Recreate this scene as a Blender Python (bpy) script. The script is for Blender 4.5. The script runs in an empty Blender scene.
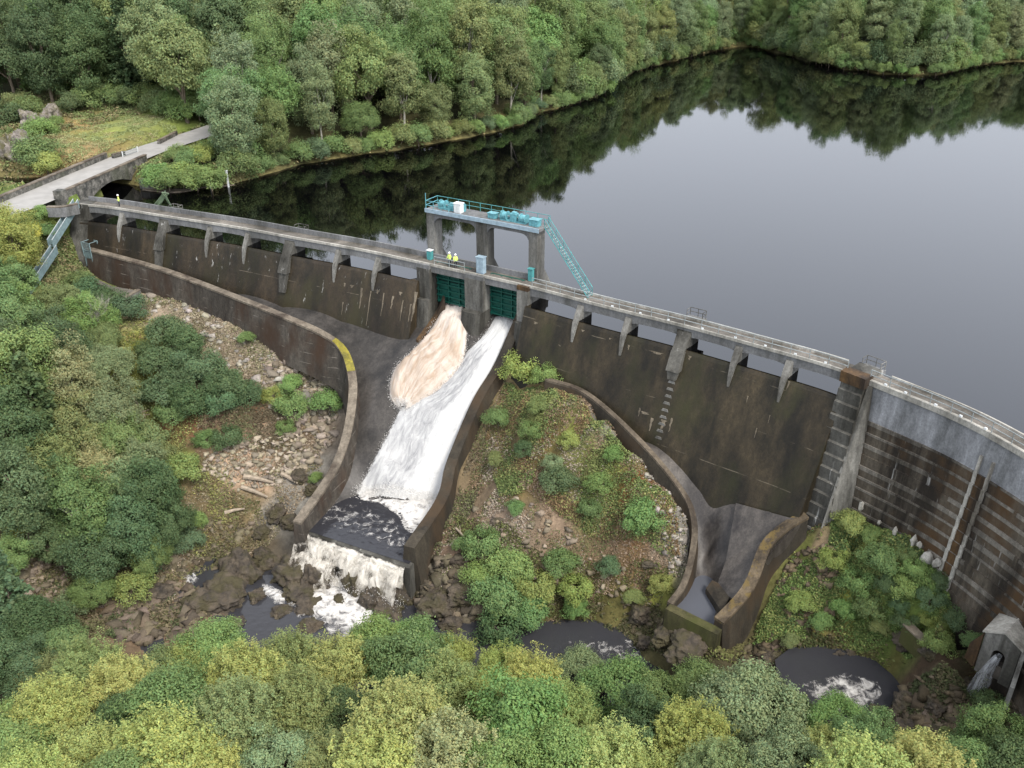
import bpy, bmesh, math, random
import numpy as np
from mathutils import Vector, Matrix, noise as mnoise
R = math.radians
rng = np.random.default_rng(7); random.seed(7)
scene = bpy.context.scene
col = scene.collection

# ------------------------------------------------------------------ camera model
F = 900.0; TH = R(27.5); CH = 42.0
def ray(px, py):
    u = (px-512)/F; v = (384-py)/F
    return np.array((u, math.cos(TH)+v*math.sin(TH), -math.sin(TH)+v*math.cos(TH)))
def at(px, py, z):
    r = ray(px, py); t = (z-CH)/r[2]; return np.array((r[0]*t, r[1]*t, z))
def proj(x, y, z):
    z = z-CH; d = y*math.cos(TH)-z*math.sin(TH); v = y*math.sin(TH)+z*math.cos(TH)
    return 512+F*x/d, 384-F*v/d
cam = bpy.data.cameras.new('camera'); camo = bpy.data.objects.new('camera', cam); col.objects.link(camo)
camo.location = (0, 0, CH); camo.rotation_euler = (R(90)-TH, 0, 0)
cam.sensor_width = 36; cam.lens = F/1024*36; cam.clip_start = 1; cam.clip_end = 3000
scene.camera = camo

# ------------------------------------------------------------------ helpers
def lin(c):
    c = c/255.0
    return c/12.92 if c <= .04045 else ((c+.055)/1.055)**2.4
def C(r, g, b, k=.75): return (lin(r)*k, lin(g)*k, lin(b)*k)

def tag(o, label=None, cat=None, group=None, kind=None):
    if label: o['label'] = label
    if cat: o['category'] = cat
    if group: o['group'] = group
    if kind: o['kind'] = kind
    return o
def empty(name, loc=(0, 0, 0), rz=0, label=None, cat=None, group=None):
    o = bpy.data.objects.new(name, None); col.objects.link(o); o.empty_display_size = .3
    o.location = loc; o.rotation_euler = (0, 0, rz)
    return tag(o, label, cat, group)

class MB:
    def __init__(s): s.v = []; s.f = []
    def quad_grid(s, P, flip=False):           # P[i][j] points
        n = len(s.v); a = len(P); b = len(P[0])
        for row in P:
            for p in row: s.v.append(tuple(p))
        for i in range(a-1):
            for j in range(b-1):
                q = (n+i*b+j, n+i*b+j+1, n+(i+1)*b+j+1, n+(i+1)*b+j)
                s.f.append(q[::-1] if flip else q)
    def hexa(s, P):                            # 8 points: bottom 4 (ccw), top 4
        n = len(s.v); s.v += [tuple(p) for p in P]
        for q in ((0, 3, 2, 1), (4, 5, 6, 7), (0, 1, 5, 4), (1, 2, 6, 5), (2, 3, 7, 6), (3, 0, 4, 7)): s.f.append(tuple(n+k for k in q))
    def box(s, x0, x1, y0, y1, z0, z1, fr=None):
        P = [(x0, y0, z0), (x1, y0, z0), (x1, y1, z0), (x0, y1, z0), (x0, y0, z1), (x1, y0, z1), (x1, y1, z1), (x0, y1, z1)]
        if fr: P = [fr(*p) for p in P]
        s.hexa(P)
    def tube(s, pts, r, n=6, cap=True):
        pts = [Vector(p) for p in pts]; rr = r if isinstance(r, (list, tuple)) else [r]*len(pts)
        b = len(s.v)
        for i, p in enumerate(pts):
            d = (pts[min(i+1, len(pts)-1)]-pts[max(i-1, 0)]).normalized()
            a = d.orthogonal().normalized() if i == 0 else (a-d*a.dot(d)).normalized()
            c = d.cross(a)
            for k in range(n):
                t = 2*math.pi*k/n; s.v.append(tuple(p+(a*math.cos(t)+c*math.sin(t))*rr[i]))
        for i in range(len(pts)-1):
            for k in range(n):
                s.f.append((b+i*n+k, b+i*n+(k+1) % n, b+(i+1)*n+(k+1) % n, b+(i+1)*n+k))
        if cap:
            s.f.append(tuple(b+k for k in range(n))[::-1]); e = b+(len(pts)-1)*n; s.f.append(tuple(e+k for k in range(n)))
    def prism(s, poly, z0, z1, fr=None):       # poly of xy
        n = len(s.v); m = len(poly)
        for z in (z0, z1):
            for p in poly:
                q = (p[0], p[1], z); s.v.append(tuple(fr(*q)) if fr else q)
        s.f.append(tuple(n+k for k in range(m))[::-1]); s.f.append(tuple(n+m+k for k in range(m)))
        for k in range(m): s.f.append((n+k, n+(k+1) % m, n+m+(k+1) % m, n+m+k))
    def loft(s, secs, cap=True):               # closed sections
        n = len(s.v); m = len(secs[0])
        for sc in secs: s.v += [tuple(p) for p in sc]
        for i in range(len(secs)-1):
            for k in range(m): s.f.append((n+i*m+k, n+i*m+(k+1) % m, n+(i+1)*m+(k+1) % m, n+(i+1)*m+k))
        if cap: s.f.append(tuple(n+k for k in range(m))[::-1]); e = n+(len(secs)-1)*m; s.f.append(tuple(e+k for k in range(m)))
    def build(s, name, mat, parent=None, smooth=False, bevel=0, fix=True):
        me = bpy.data.meshes.new(name); me.from_pydata(s.v, [], s.f)
        bm = bmesh.new(); bm.from_mesh(me)
        if fix: bmesh.ops.recalc_face_normals(bm, faces=bm.faces)
        if bevel: bmesh.ops.bevel(bm, geom=list(bm.edges), offset=bevel, segments=1, affect='EDGES', clamp_overlap=True)
        bm.to_mesh(me); bm.free()
        if smooth: me.polygons.foreach_set('use_smooth', [True]*len(me.polygons))
        me.materials.append(mat)
        o = bpy.data.objects.new(name, me); col.objects.link(o)
        if parent is not None: o.parent = parent
        return o
def npmesh(name, V, Fq, mat, parent=None, cols=None, smooth=False, link=True, extra=None, uv=None):
    me = bpy.data.meshes.new(name); V = np.asarray(V, dtype=np.float32); Fq = np.asarray(Fq, dtype=np.int32)
    k = Fq.shape[1]
    me.vertices.add(len(V)); me.vertices.foreach_set('co', V.ravel())
    me.loops.add(Fq.size); me.loops.foreach_set('vertex_index', Fq.ravel())
    me.polygons.add(len(Fq)); me.polygons.foreach_set('loop_start', np.arange(0, Fq.size, k, dtype=np.int32)); me.polygons.foreach_set('loop_total', np.full(len(Fq), k, dtype=np.int32))
    me.update(calc_edges=True)
    if smooth: me.polygons.foreach_set('use_smooth', [True]*len(me.polygons))
    if cols is not None:
        a = me.color_attributes.new('tint', 'FLOAT_COLOR', 'POINT')
        cc = np.ones((len(V), 4), dtype=np.float32); cc[:, :3] = cols if cols.ndim == 2 else cols[:, None]; a.data.foreach_set('color', cc.ravel())
    if extra is not None:
        for nm, arr in extra.items():
            a = me.attributes.new(nm, 'FLOAT', 'POINT'); a.data.foreach_set('value', np.asarray(arr, dtype=np.float32))
    if uv is not None:
        l = me.uv_layers.new(name='flow'); l.data.foreach_set('uv', np.asarray(uv, dtype=np.float32)[Fq.ravel()].ravel())
    me.materials.append(mat)
    if not link: return me
    o = bpy.data.objects.new(name, me); col.objects.link(o)
    if parent is not None: o.parent = parent
    return o

def vnoise(P, scale=1.0, seed=0):                      # vectorised value noise, P (...,2)
    P = np.asarray(P)*scale+seed*17.31; i = np.floor(P).astype(np.int64); f = P-i; f = f*f*(3-2*f)
    def h(a, b):
        n = (a*374761393+b*668265263) & 0xffffffff; n = ((n ^ (n >> 13))*1274126177) & 0xffffffff
        return ((n ^ (n >> 16)) & 0xffff)/65535.0
    a, b = i[..., 0], i[..., 1]; u, v = f[..., 0], f[..., 1]
    return ((h(a, b)*(1-u)+h(a+1, b)*u)*(1-v)+(h(a, b+1)*(1-u)+h(a+1, b+1)*u)*v)*2-1
def fbm(P, scale, oct=4, seed=0, gain=.5):
    r = 0; a = 1
    for k in range(oct): r = r+a*vnoise(P, scale*2**k, seed+k); a *= gain
    return r
def leaves_np(Cn, Nn, size, r):                         # diamond leaf cards
    n = len(Cn); Nn = Nn/np.linalg.norm(Nn, axis=1, keepdims=True); t = r.normal(size=(n, 3)); a = np.cross(Nn, t); a /= np.linalg.norm(a, axis=1, keepdims=True)+1e-9; b = np.cross(Nn, a)
    s = size[:, None]; V = np.stack([Cn-a*s, Cn-b*s*.55+a*s*.1, Cn+a*s, Cn+b*s*.55+a*s*.1], 1).reshape(-1, 3); Q = np.arange(4*n).reshape(n, 4); return V, Q
class RBF:
    def __init__(s, pts):
        P = np.array(pts, dtype=float); s.c = P[:, :2]; n = len(P)
        K = np.linalg.norm(s.c[:, None]-s.c[None], axis=2); A = np.zeros((n+3, n+3)); A[:n, :n] = K-np.eye(n)*.3
        A[:n, n] = A[n, :n] = 1; A[:n, n+1:] = s.c; A[n+1:, :n] = s.c.T
        s.w = np.linalg.lstsq(A, np.concatenate([P[:, 2], [0, 0, 0]]), rcond=None)[0]
    def __call__(s, X):
        X = np.atleast_2d(X); out = np.empty(len(X)); n = len(s.c)
        for k in range(0, len(X), 8000):
            x = X[k:k+8000]; d = np.linalg.norm(x[:, None]-s.c[None], axis=2)
            out[k:k+8000] = d@s.w[:n]+s.w[n]+x@s.w[n+1:]
        return out
def inside(X, poly):
    X = np.atleast_2d(X); r = np.zeros(len(X), bool); m = len(poly)
    for i in range(m):
        a = poly[i]; b = poly[(i+1) % m]
        c = ((a[1] > X[:, 1]) != (b[1] > X[:, 1]))
        with np.errstate(divide='ignore', invalid='ignore'):
            xi = (b[0]-a[0])*(X[:, 1]-a[1])/(b[1]-a[1]+1e-12)+a[0]
        r ^= c & (X[:, 0] < xi)
    return r
def distseg(X, line):
    X = np.atleast_2d(X); d = np.full(len(X), 1e9)
    for a, b in zip(line[:-1], line[1:]):
        a = np.array(a[:2]); b = np.array(b[:2]); ab = b-a; t = np.clip(((X-a)@ab)/(ab@ab+1e-9), 0, 1)
        d = np.minimum(d, np.linalg.norm(X-a-t[:, None]*ab, axis=1))
    return d
def catmull(pts, step=.6):
    P = [np.array(p, float) for p in pts]; P = [2*P[0]-P[1]]+P+[2*P[-1]-P[-2]]; out = []
    for i in range(1, len(P)-2):
        L = np.linalg.norm(P[i+1]-P[i]); n = max(2, int(L/step))
        for k in range(n):
            t = k/n
            out.append(.5*((2*P[i])+(-P[i-1]+P[i+1])*t+(2*P[i-1]-5*P[i]+4*P[i+1]-P[i+2])*t*t+(-P[i-1]+3*P[i]-3*P[i+1]+P[i+2])*t**3))
    out.append(P[-2]); return np.array(out)

# ------------------------------------------------------------------ materials
def newmat(name):
    m = bpy.data.materials.new(name); m.use_nodes = True; nt = m.node_tree; b = nt.nodes['Principled BSDF']
    return m, nt, b
def N(nt, typ, **kw):
    n = nt.nodes.new(typ)
    for k, v in kw.items():
        if k.startswith('i_'):
            key = k[2:]; n.inputs[int(key) if key.isdigit() else key.replace('_', ' ')].default_value = v
        else: setattr(n, k, v)
    return n
def ramp(nt, src, stops):
    r = nt.nodes.new('ShaderNodeValToRGB'); el = r.color_ramp.elements
    while len(el) < len(stops): el.new(.5)
    for e, (p, c) in zip(el, stops): e.position = p; e.color = (*c, 1) if isinstance(c, tuple) else (c, c, c, 1)
    nt.links.new(src, r.inputs[0]); return r.outputs[0]
def mixc(nt, fac, a, b, mode='MIX'):
    m = nt.nodes.new('ShaderNodeMix'); m.data_type = 'RGBA'; m.blend_type = mode
    for sck, v in ((m.inputs[0], fac), (m.inputs[6], a), (m.inputs[7], b)):
        if isinstance(v, (int, float)): sck.default_value = v
        elif isinstance(v, tuple): sck.default_value = (*v, 1)
        else: nt.links.new(v, sck)
    return m.outputs[2]
def tex(nt, scale, stretch=(1, 1, 1), detail=6, rough=.6, kind='noise', coord='Object', off=(0, 0, 0)):
    tc = N(nt, 'ShaderNodeNewGeometry').outputs['Position'] if coord == 'World' else N(nt, 'ShaderNodeTexCoord').outputs[coord]
    mp = N(nt, 'ShaderNodeMapping'); mp.inputs['Scale'].default_value = stretch; mp.inputs['Location'].default_value = off; nt.links.new(tc, mp.inputs[0])
    if kind == 'noise': t = N(nt, 'ShaderNodeTexNoise', i_Scale=scale, i_Detail=detail, i_Roughness=rough); o = t.outputs[0]
    elif kind == 'voronoi': t = N(nt, 'ShaderNodeTexVoronoi', i_Scale=scale); o = t.outputs[0]
    nt.links.new(mp.outputs[0], t.inputs[0]); return o
def bump(nt, b, h, strength=.4, dist=.1):
    n = N(nt, 'ShaderNodeBump', i_Strength=strength, i_Distance=dist); nt.links.new(h, n.inputs['Height']); nt.links.new(n.outputs[0], b.inputs['Normal'])

def concrete(name, base, dark, moss=None, streak=.6, lo=.4, hi=.65, lichen=None, joint=0, rough=.85, white=0.0, wlo=.63, joff=0.0, vst=1.0):
    m, nt, b = newmat(name); L = nt.links
    c1 = ramp(nt, tex(nt, .35*vst, (1, 1, .12*vst**2), 8, .65, coord='World'), [(lo, base), (hi, dark)])
    c2 = ramp(nt, tex(nt, 1.6, (1, 1, .35*vst), 8, .7, coord='World'), [(.3, .55), (.7, 1.35)])
    c1 = mixc(nt, .8, c1, ramp(nt, tex(nt, .12, (1, 1, .8), 6, .7, coord='World', off=(2, 5, 3)), [(.35, .7), (.65, 1.3)]), 'MULTIPLY')
    c1 = mixc(nt, .7, c1, ramp(nt, tex(nt, 5.0, (1, 1, .8), 6, .7, coord='World', off=(1, 1, 3)), [(.35, .7), (.65, 1.3)]), 'MULTIPLY')
    c = mixc(nt, streak, c1, c2, 'MULTIPLY')
    if moss: c = mixc(nt, ramp(nt, tex(nt, .22, (1, 1, .5), 6, .6, coord='World', off=(3, 7, 1)), [(.48, 0.), (.66, 1.)]), c, moss)
    if joint > 4: c = mixc(nt, .9, c, ramp(nt, tex(nt, .16, (1, 1, .03), 2, .4, coord='World', off=(6, 2, 7)), [(.42, .74), (.47, 1.0), (.54, 1.02), (.58, 1.28)]), 'MULTIPLY')
    if lichen: c = mixc(nt, ramp(nt, tex(nt, .9, detail=8, coord='World', off=(9, 2, 5)), [(.52, 0.), (.60, .75)]), c, lichen)
    if white: c = mixc(nt, ramp(nt, tex(nt, 1.3, (1, 1, .07), 6, .7, coord='World', off=(5, 1, 8)), [(wlo, 0.), (wlo+.08, white)]), c, (.5, .49, .46))
    if joint:
        g = N(nt, 'ShaderNodeNewGeometry'); sx = N(nt, 'ShaderNodeSeparateXYZ'); L.new(g.outputs['Position'], sx.inputs[0])
        w = tex(nt, .6, coord='World', detail=3)
        wz = N(nt, 'ShaderNodeMath', operation='MULTIPLY_ADD', i_1=.12); L.new(w, wz.inputs[0]); L.new(sx.outputs[2], wz.inputs[2])
        a = N(nt, 'ShaderNodeMath', operation='ADD', i_1=100*joint+joff); L.new(wz.outputs[0], a.inputs[0])
        mo = N(nt, 'ShaderNodeMath', operation='MODULO', i_1=joint); L.new(a.outputs[0], mo.inputs[0])
        band = ramp(nt, mo.outputs[0], [(0., 1.), (.045, 1.), (.10, 0.)])
        br = ramp(nt, tex(nt, .5, (1, 1, .3), 5, .6, coord='World', off=(1, 8, 4)), [(.52, 0.), (.66, .7)])
        f = N(nt, 'ShaderNodeMath', operation='MULTIPLY'); L.new(band, f.inputs[0]); L.new(br, f.inputs[1])
        c = mixc(nt, f.outputs[0], c, tuple(min(1, x*2.6+.05) for x in base))
    L.new(c, b.inputs['Base Color']); b.inputs['Roughness'].default_value = rough; b.inputs['Specular IOR Level'].default_value = .3
    bump(nt, b, tex(nt, 3, (1, 1, .6), 8, .7, coord='World'), .5, .06)
    return m
M = {}
M['face'] = concrete('algae_stained_concrete', C(64, 55, 39), C(33, 29, 19), moss=C(48, 47, 24), streak=.95, lo=.38, hi=.6, joint=4.6, joff=.4, rough=.6, white=.35, wlo=.72)
M['face_left'] = concrete('algae_stained_concrete_wet', C(62, 52, 38), C(34, 30, 21), moss=C(48, 44, 25), streak=.8, lo=.4, hi=.62, joint=5.2, joff=2.6, rough=.55, white=.6, wlo=.64)
M['pier'] = concrete('weathered_concrete', C(132, 130, 124), C(72, 70, 64), streak=.8, lo=.42, hi=.62, white=.5, wlo=.66)
M['pierdark'] = concrete('weathered_dark_concrete', C(92, 90, 84), C(48, 46, 40), streak=.8, lo=.42, hi=.6, white=.6, wlo=.62)
M['beam'] = concrete('grey_deck_concrete', C(122, 122, 122), C(88, 88, 84), streak=.6, lo=.45, hi=.7)
M['curb'] = concrete('pale_kerb_concrete', C(176, 172, 162), C(118, 114, 104), streak=.6, lo=.48, hi=.7)
M['deck'] = concrete('worn_deck_surface', C(118, 112, 104), C(74, 70, 62), streak=.7)
M['arch'] = concrete('grey_upper_wall_concrete', C(150, 151, 153), C(104, 105, 105), streak=.7, lo=.42, hi=.66, white=.25, wlo=.66)
M['archlow'] = concrete('banded_stained_concrete', C(96, 88, 76), C(44, 38, 31), moss=C(80, 60, 38), streak=.9, lo=.40, hi=.56, white=.45, wlo=.62)
M['ledge'] = concrete('pale_leached_ledge', C(128, 122, 112), C(60, 54, 46), streak=.95, lo=.40, hi=.60)
M['white'] = concrete('white_lime_streak', C(178, 174, 164), C(104, 98, 88), streak=.8, lo=.5, hi=.62)
M['wall'] = concrete('dark_training_wall_concrete', C(92, 86, 78), C(50, 44, 38), moss=C(66, 50, 38), streak=.9, lo=.34, hi=.70, vst=1.6, white=.5, wlo=.66, joint=1.4)
M['wallcap'] = concrete('wall_coping_concrete', C(128, 118, 104), C(78, 68, 58), streak=.8, lo=.42, hi=.62)
M['darkcap'] = concrete('dark_wall_coping', C(104, 94, 80), C(62, 54, 45), streak=.8, lo=.42, hi=.62)
M['lichencap'] = concrete('lichened_coping', C(112, 98, 78), C(58, 50, 40), streak=.9, lichen=C(112, 94, 52), lo=.4, hi=.62)
M['wallright'] = concrete('mossy_brown_wall', C(66, 60, 50), C(40, 36, 30), moss=C(70, 56, 40), streak=.9, white=.4, wlo=.70)
M['floor'] = concrete('apron_floor_concrete', C(74, 70, 66), C(44, 42, 40), streak=.7, lo=.4, hi=.65, rough=.45)
M['floor2'] = concrete('channel_floor_concrete', C(92, 86, 80), C(52, 48, 46), streak=.8, lo=.38, hi=.64, rough=.45)
M['limestain'] = concrete('leached_lime_stain', C(122, 112, 96), C(76, 68, 56), streak=.9, lo=.46, hi=.62)
M['rust'] = concrete('rust_stained_concrete', C(98, 74, 46), C(52, 42, 32), streak=.9, lo=.4, hi=.6)
M['stone'] = concrete('rubble_masonry', C(138, 134, 126), C(72, 72, 68), moss=C(90, 92, 76), streak=.9, lo=.4, hi=.6, vst=2.7)
def masonry(m):
    nt = m.node_tree; b = nt.nodes['Principled BSDF']; src = b.inputs['Base Color'].links[0].from_socket
    v = ramp(nt, tex(nt, 2.6, (1, 1, 1.8), kind='voronoi', coord='World'), [(.0, 1.2), (.6, .75)])
    nt.links.new(mixc(nt, .9, src, v, 'MULTIPLY'), b.inputs['Base Color'])
masonry(M['stone'])

def flat(name, c, rough=.6, metal=0, var=.25, sc=2.0):
    m, nt, b = newmat(name); v = ramp(nt, tex(nt, sc, detail=6), [(.3, 1-var), (.7, 1+var)])
    nt.links.new(mixc(nt, 1.0, c, v, 'MULTIPLY'), b.inputs['Base Color']); b.inputs['Roughness'].default_value = rough; b.inputs['Metallic'].default_value = metal
    return m
M['teal'] = flat('teal_machine_paint', C(96, 156, 164), .5, var=.45, sc=3)
M['tealdark'] = flat('teal_stair_paint', C(78, 150, 150), .5)
M['gate'] = flat('green_gate_paint', C(10, 78, 66), .5, var=.35)
M['steel'] = flat('galvanised_steel', C(165, 172, 172), .45, .3)
M['bluesteel'] = flat('blue_grey_weathered_steel', C(118, 138, 140), .6)
M['cabinet'] = flat('pale_blue_grey_cabinet_paint', C(152, 172, 184), .5)
M['whitep'] = flat('white_paint', C(225, 228, 226), .5, var=.1)
M['greenleaf'] = flat('dull_green_steel', C(92, 110, 82), .6)
M['hivis'] = flat('high_visibility_yellow_cloth', C(214, 235, 120, .9), .8, var=.1)
M['navy'] = flat('dark_trouser_cloth', C(40, 44, 54), .9)
M['skin'] = flat('skin', C(190, 140, 115), .6, var=.05)
M['helmet'] = flat('white_helmet_plastic', C(236, 236, 230, .9), .4, var=.03)
M['bark'] = flat('grey_brown_bark', C(112, 100, 84), .9, var=.4, sc=4)
M['birchbark'] = flat('pale_bark', C(170, 164, 150), .9, var=.3, sc=4)
M['asphalt'] = flat('worn_asphalt', C(160, 157, 152), .9, var=.15, sc=.5)
M['timber'] = flat('bleached_driftwood', C(156, 142, 124), .9, var=.35)

def leafmat(name, trans=.38):
    m, nt, b = newmat(name); L = nt.links
    oi = N(nt, 'ShaderNodeObjectInfo'); at_ = N(nt, 'ShaderNodeAttribute', attribute_name='tint')
    c = mixc(nt, 1.0, oi.outputs['Color'], at_.outputs['Color'], 'MULTIPLY')
    hs = N(nt, 'ShaderNodeHueSaturation'); mr = N(nt, 'ShaderNodeMapRange', i_3=.485, i_4=.515); L.new(oi.outputs['Random'], mr.inputs[0]); L.new(mr.outputs[0], hs.inputs['Hue']); L.new(c, hs.inputs['Color'])
    L.new(hs.outputs[0], b.inputs['Base Color']); b.inputs['Roughness'].default_value = .6; b.inputs['Specular IOR Level'].default_value = .25
    tr = N(nt, 'ShaderNodeBsdfTranslucent'); L.new(hs.outputs[0], tr.inputs[0])
    mx = N(nt, 'ShaderNodeMixShader', i_0=trans); L.new(b.outputs[0], mx.inputs[1]); L.new(tr.outputs[0], mx.inputs[2]); L.new(mx.outputs[0], nt.nodes['Material Output'].inputs[0])
    return m
M['leaf'] = leafmat('leaves')
def attrmat(name, rough=.9, bscale=1.2, bstr=.6, nlo=.6, nhi=1.35, nscale=1.5):
    m, nt, b = newmat(name); a = N(nt, 'ShaderNodeAttribute', attribute_name='tint')
    v = ramp(nt, tex(nt, nscale, detail=10, rough=.75, coord='World'), [(.3, nlo), (.7, nhi)])
    nt.links.new(mixc(nt, 1.0, a.outputs['Color'], v, 'MULTIPLY'), b.inputs['Base Color']); b.inputs['Roughness'].default_value = rough; b.inputs['Specular IOR Level'].default_value = .2
    bump(nt, b, tex(nt, bscale, detail=10, rough=.75, coord='World'), bstr, .3)
    return m
M['ground'] = attrmat('ground_soil_rock_and_moss')
M['cover'] = attrmat('low_plants', bstr=0, nlo=.9, nhi=1.1)
def rockmat(name, a_, b_, moss):
    m, nt, b = newmat(name)
    c = ramp(nt, tex(nt, .9, detail=10, rough=.7, coord='World'), [(.35, a_), (.65, b_)])
    c = mixc(nt, ramp(nt, tex(nt, .5, detail=8, coord='World', off=(4, 4, 4)), [(.46, 0.), (.6, .9)]), c, moss)
    nt.links.new(c, b.inputs['Base Color']); b.inputs['Roughness'].default_value = .75
    bump(nt, b, tex(nt, 1.6, detail=12, rough=.75, coord='World'), .9, .35); return m
M['rock'] = rockmat('wet_brown_rock', C(104, 92, 76), C(50, 44, 38), C(72, 66, 38))
M['cliff'] = rockmat('pale_cliff_rock', C(168, 158, 150), C(84, 78, 70), C(96, 92, 56))
M['rubble'] = attrmat('loose_stone_rubble', bstr=.4, nlo=.75, nhi=1.2, nscale=3)

def water(name, body, rough=.03, bs=.6, bst=.03, dist=.05, stretch=(1, 1, 1), ior=1.36):
    m, nt, b = newmat(name); b.inputs['Base Color'].default_value = (*body, 1); b.inputs['Roughness'].default_value = rough; b.inputs['IOR'].default_value = ior
    bump(nt, b, tex(nt, bs, stretch, 4, .5, coord='World'), bst, dist); return m
M['lake'] = water('still_peaty_water', (.0012, .0012, .0014), .035, .35, .05, .05, ior=1.345)
M['river'] = water('river_water', (.034, .034, .038), .06, 1.2, .35, .12)  # grey body colour paints in the sky's reflection on the river
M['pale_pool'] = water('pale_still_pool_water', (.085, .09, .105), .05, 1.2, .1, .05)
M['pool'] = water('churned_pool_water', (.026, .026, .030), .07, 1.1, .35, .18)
def foam(name, white, dark, sc=(6, 1.2), lo=.40, hi=.62, alpha=False, torn=False):
    m, nt, b = newmat(name); L = nt.links
    tc = N(nt, 'ShaderNodeTexCoord'); mp = N(nt, 'ShaderNodeMapping'); mp.inputs['Scale'].default_value = (sc[0], sc[1], 1)
    L.new(tc.outputs['UV'], mp.inputs[0]); t = N(nt, 'ShaderNodeTexNoise', i_Scale=1.0, i_Detail=8, i_Roughness=.65, i_Distortion=.6); L.new(mp.outputs[0], t.inputs[0])
    a = N(nt, 'ShaderNodeAttribute', attribute_name='foam')
    ad = N(nt, 'ShaderNodeMath', operation='ADD'); L.new(t.outputs[0], ad.inputs[0]); L.new(a.outputs['Fac'], ad.inputs[1])
    f = ramp(nt, ad.outputs[0], [(lo, 0.), (hi, 1.)])
    L.new(mixc(nt, f, dark, white), b.inputs['Base Color']); b.inputs['Roughness'].default_value = .55
    n = N(nt, 'ShaderNodeBump', i_Strength=.6, i_Distance=.2); L.new(t.outputs[0], n.inputs['Height']); L.new(n.outputs[0], b.inputs['Normal'])
    if alpha:
        L.new(f, b.inputs['Alpha'])
    if torn:
        e = N(nt, 'ShaderNodeAttribute', attribute_name='edge'); mp2 = N(nt, 'ShaderNodeMapping'); mp2.inputs['Scale'].default_value = (sc[0]*1.6, sc[1]*4, 1); L.new(tc.outputs['UV'], mp2.inputs[0])
        t2 = N(nt, 'ShaderNodeTexNoise', i_Scale=1.0, i_Detail=8, i_Roughness=.75); L.new(mp2.outputs[0], t2.inputs[0])
        a2 = N(nt, 'ShaderNodeMath', operation='ADD'); L.new(t2.outputs[0], a2.inputs[0]); L.new(e.outputs['Fac'], a2.inputs[1])
        L.new(ramp(nt, a2.outputs[0], [(.48, 0.), (.72, 1.)]), b.inputs['Alpha'])
    return m
M['jet'] = foam('peaty_aerated_water', (.56, .50, .44), (.31, .225, .155), (13, 6), .26, .70, torn=True)
M['sheet'] = foam('white_spillway_water', (.47, .465, .45), (.17, .17, .175), (15, 14), .30, .76, torn=True)
M['fall'] = foam('falling_white_water', (.62, .58, .51), (.58, .53, .45), (15, 2.6), .34, .62, alpha=True)
M['foam'] = foam('floating_foam', (.58, .56, .53), (.5, .48, .46), (9, 9), .46, .72, alpha=True)
M['spray'] = foam('thin_spray', (.55, .56, .57), (.35, .36, .37), (40, 2.4), .42, .95, alpha=True)

# ------------------------------------------------------------------ dam line
EDGE = [(80,204),(115,207.5),(147,213),(172,217),(244,228),(291,237),(360,249),(420,262),(480,275),(540,288.5),(581,300),(633,313),(680,324),(756,345),(800,357),(850,371),(870,381),(930,404),(957,415),(990,432),(1024,452),(1060,474)]
W = [at(x, y, 3)[:2] for x, y in EDGE]
W += [np.array((44.6, 53.5)), np.array((45.2, 46)), np.array((44.6, 38))]
DL = catmull(W, .5)
for _ in range(60): DL[1:-1] = .25*DL[:-2]+.5*DL[1:-1]+.25*DL[2:]
seg = np.linalg.norm(np.diff(DL, axis=0), axis=1); U = np.concatenate([[0], np.cumsum(seg)]); ULEN = U[-1]
from bisect import bisect_right
Ul = [float(q) for q in U]; DX = [float(q) for q in DL[:, 0]]; DY = [float(q) for q in DL[:, 1]]
def _xy(u):
    i = min(max(bisect_right(Ul, u)-1, 0), len(Ul)-2); f = (u-Ul[i])/(Ul[i+1]-Ul[i]); return DX[i]+(DX[i+1]-DX[i])*f, DY[i]+(DY[i+1]-DY[i])*f
def D(u, s, z):
    u = float(u); x, y = _xy(u); a = _xy(u-1); b = _xy(u+1); tx, ty = b[0]-a[0], b[1]-a[1]; L = math.hypot(tx, ty)
    return (x+ty/L*s, y-tx/L*s, z)
def UP(px, z=3, s=0):                                   # u whose projection has screen x = px
    us = np.arange(0, ULEN, .25); xs = [proj(*D(u, s, z))[0] for u in us]
    return float(np.interp(px, xs, us))
def usdam(X):                                           # signed distance downstream
    X = np.atleast_2d(X); P = DL[::3]; out = np.full(len(X), 1e9); sg = np.zeros(len(X))
    for a, b in zip(P[:-1], P[1:]):
        ab = b-a; t = np.clip(((X-a)@ab)/(ab@ab), 0, 1); q = X-a-t[:, None]*ab; d = np.linalg.norm(q, axis=1)
        s = np.sign(q@np.array((ab[1], -ab[0]))); m = d < out; out[m] = d[m]; sg[m] = s[m]
    return out*sg
u_end = 0.0; uA0, uA1 = UP(418.5), UP(431); uB0, uB1 = UP(466.5), UP(485); uC0, uC1 = UP(519), UP(530)
uBut0, uBut1 = UP(848), UP(868)
BAT = .35
def fs(z): return BAT*(3-z)

# ------------------------------------------------------------------ walls (top line in 3D)
def L3(lst): return [at(*p) for p in lst]
LW = catmull(L3([(88,248,-3),(160,268,-3.5),(225,292,-4),(290,318,-4.5),(325,334,-5.6),(343,349,-7.2),(352,375,-9.2),(352,403,-11.3),(345,440,-14),(330,475,-16.5),(297,522,-18)]), .6)
RW = catmull(L3([(522,312,-1.2),(500,362,-6),(477,401,-9.7),(452,461,-15),(442,498,-17),(409,547,-18)]), .6)
IW = catmull(L3([(546,378,-5.4),(587,393,-6.0),(640,440,-8.5),(682,490,-12.2),(694,520,-14.6),(693,550,-16.6),(684,583,-18.2),(670,603,-18.8)]), .6)
SW = catmull(L3([(806,514,-11.2),(785,526,-12.2),(766,545,-13.6),(753,578,-15.8),(741,597,-17),(719,620,-18)]), .6)

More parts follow.
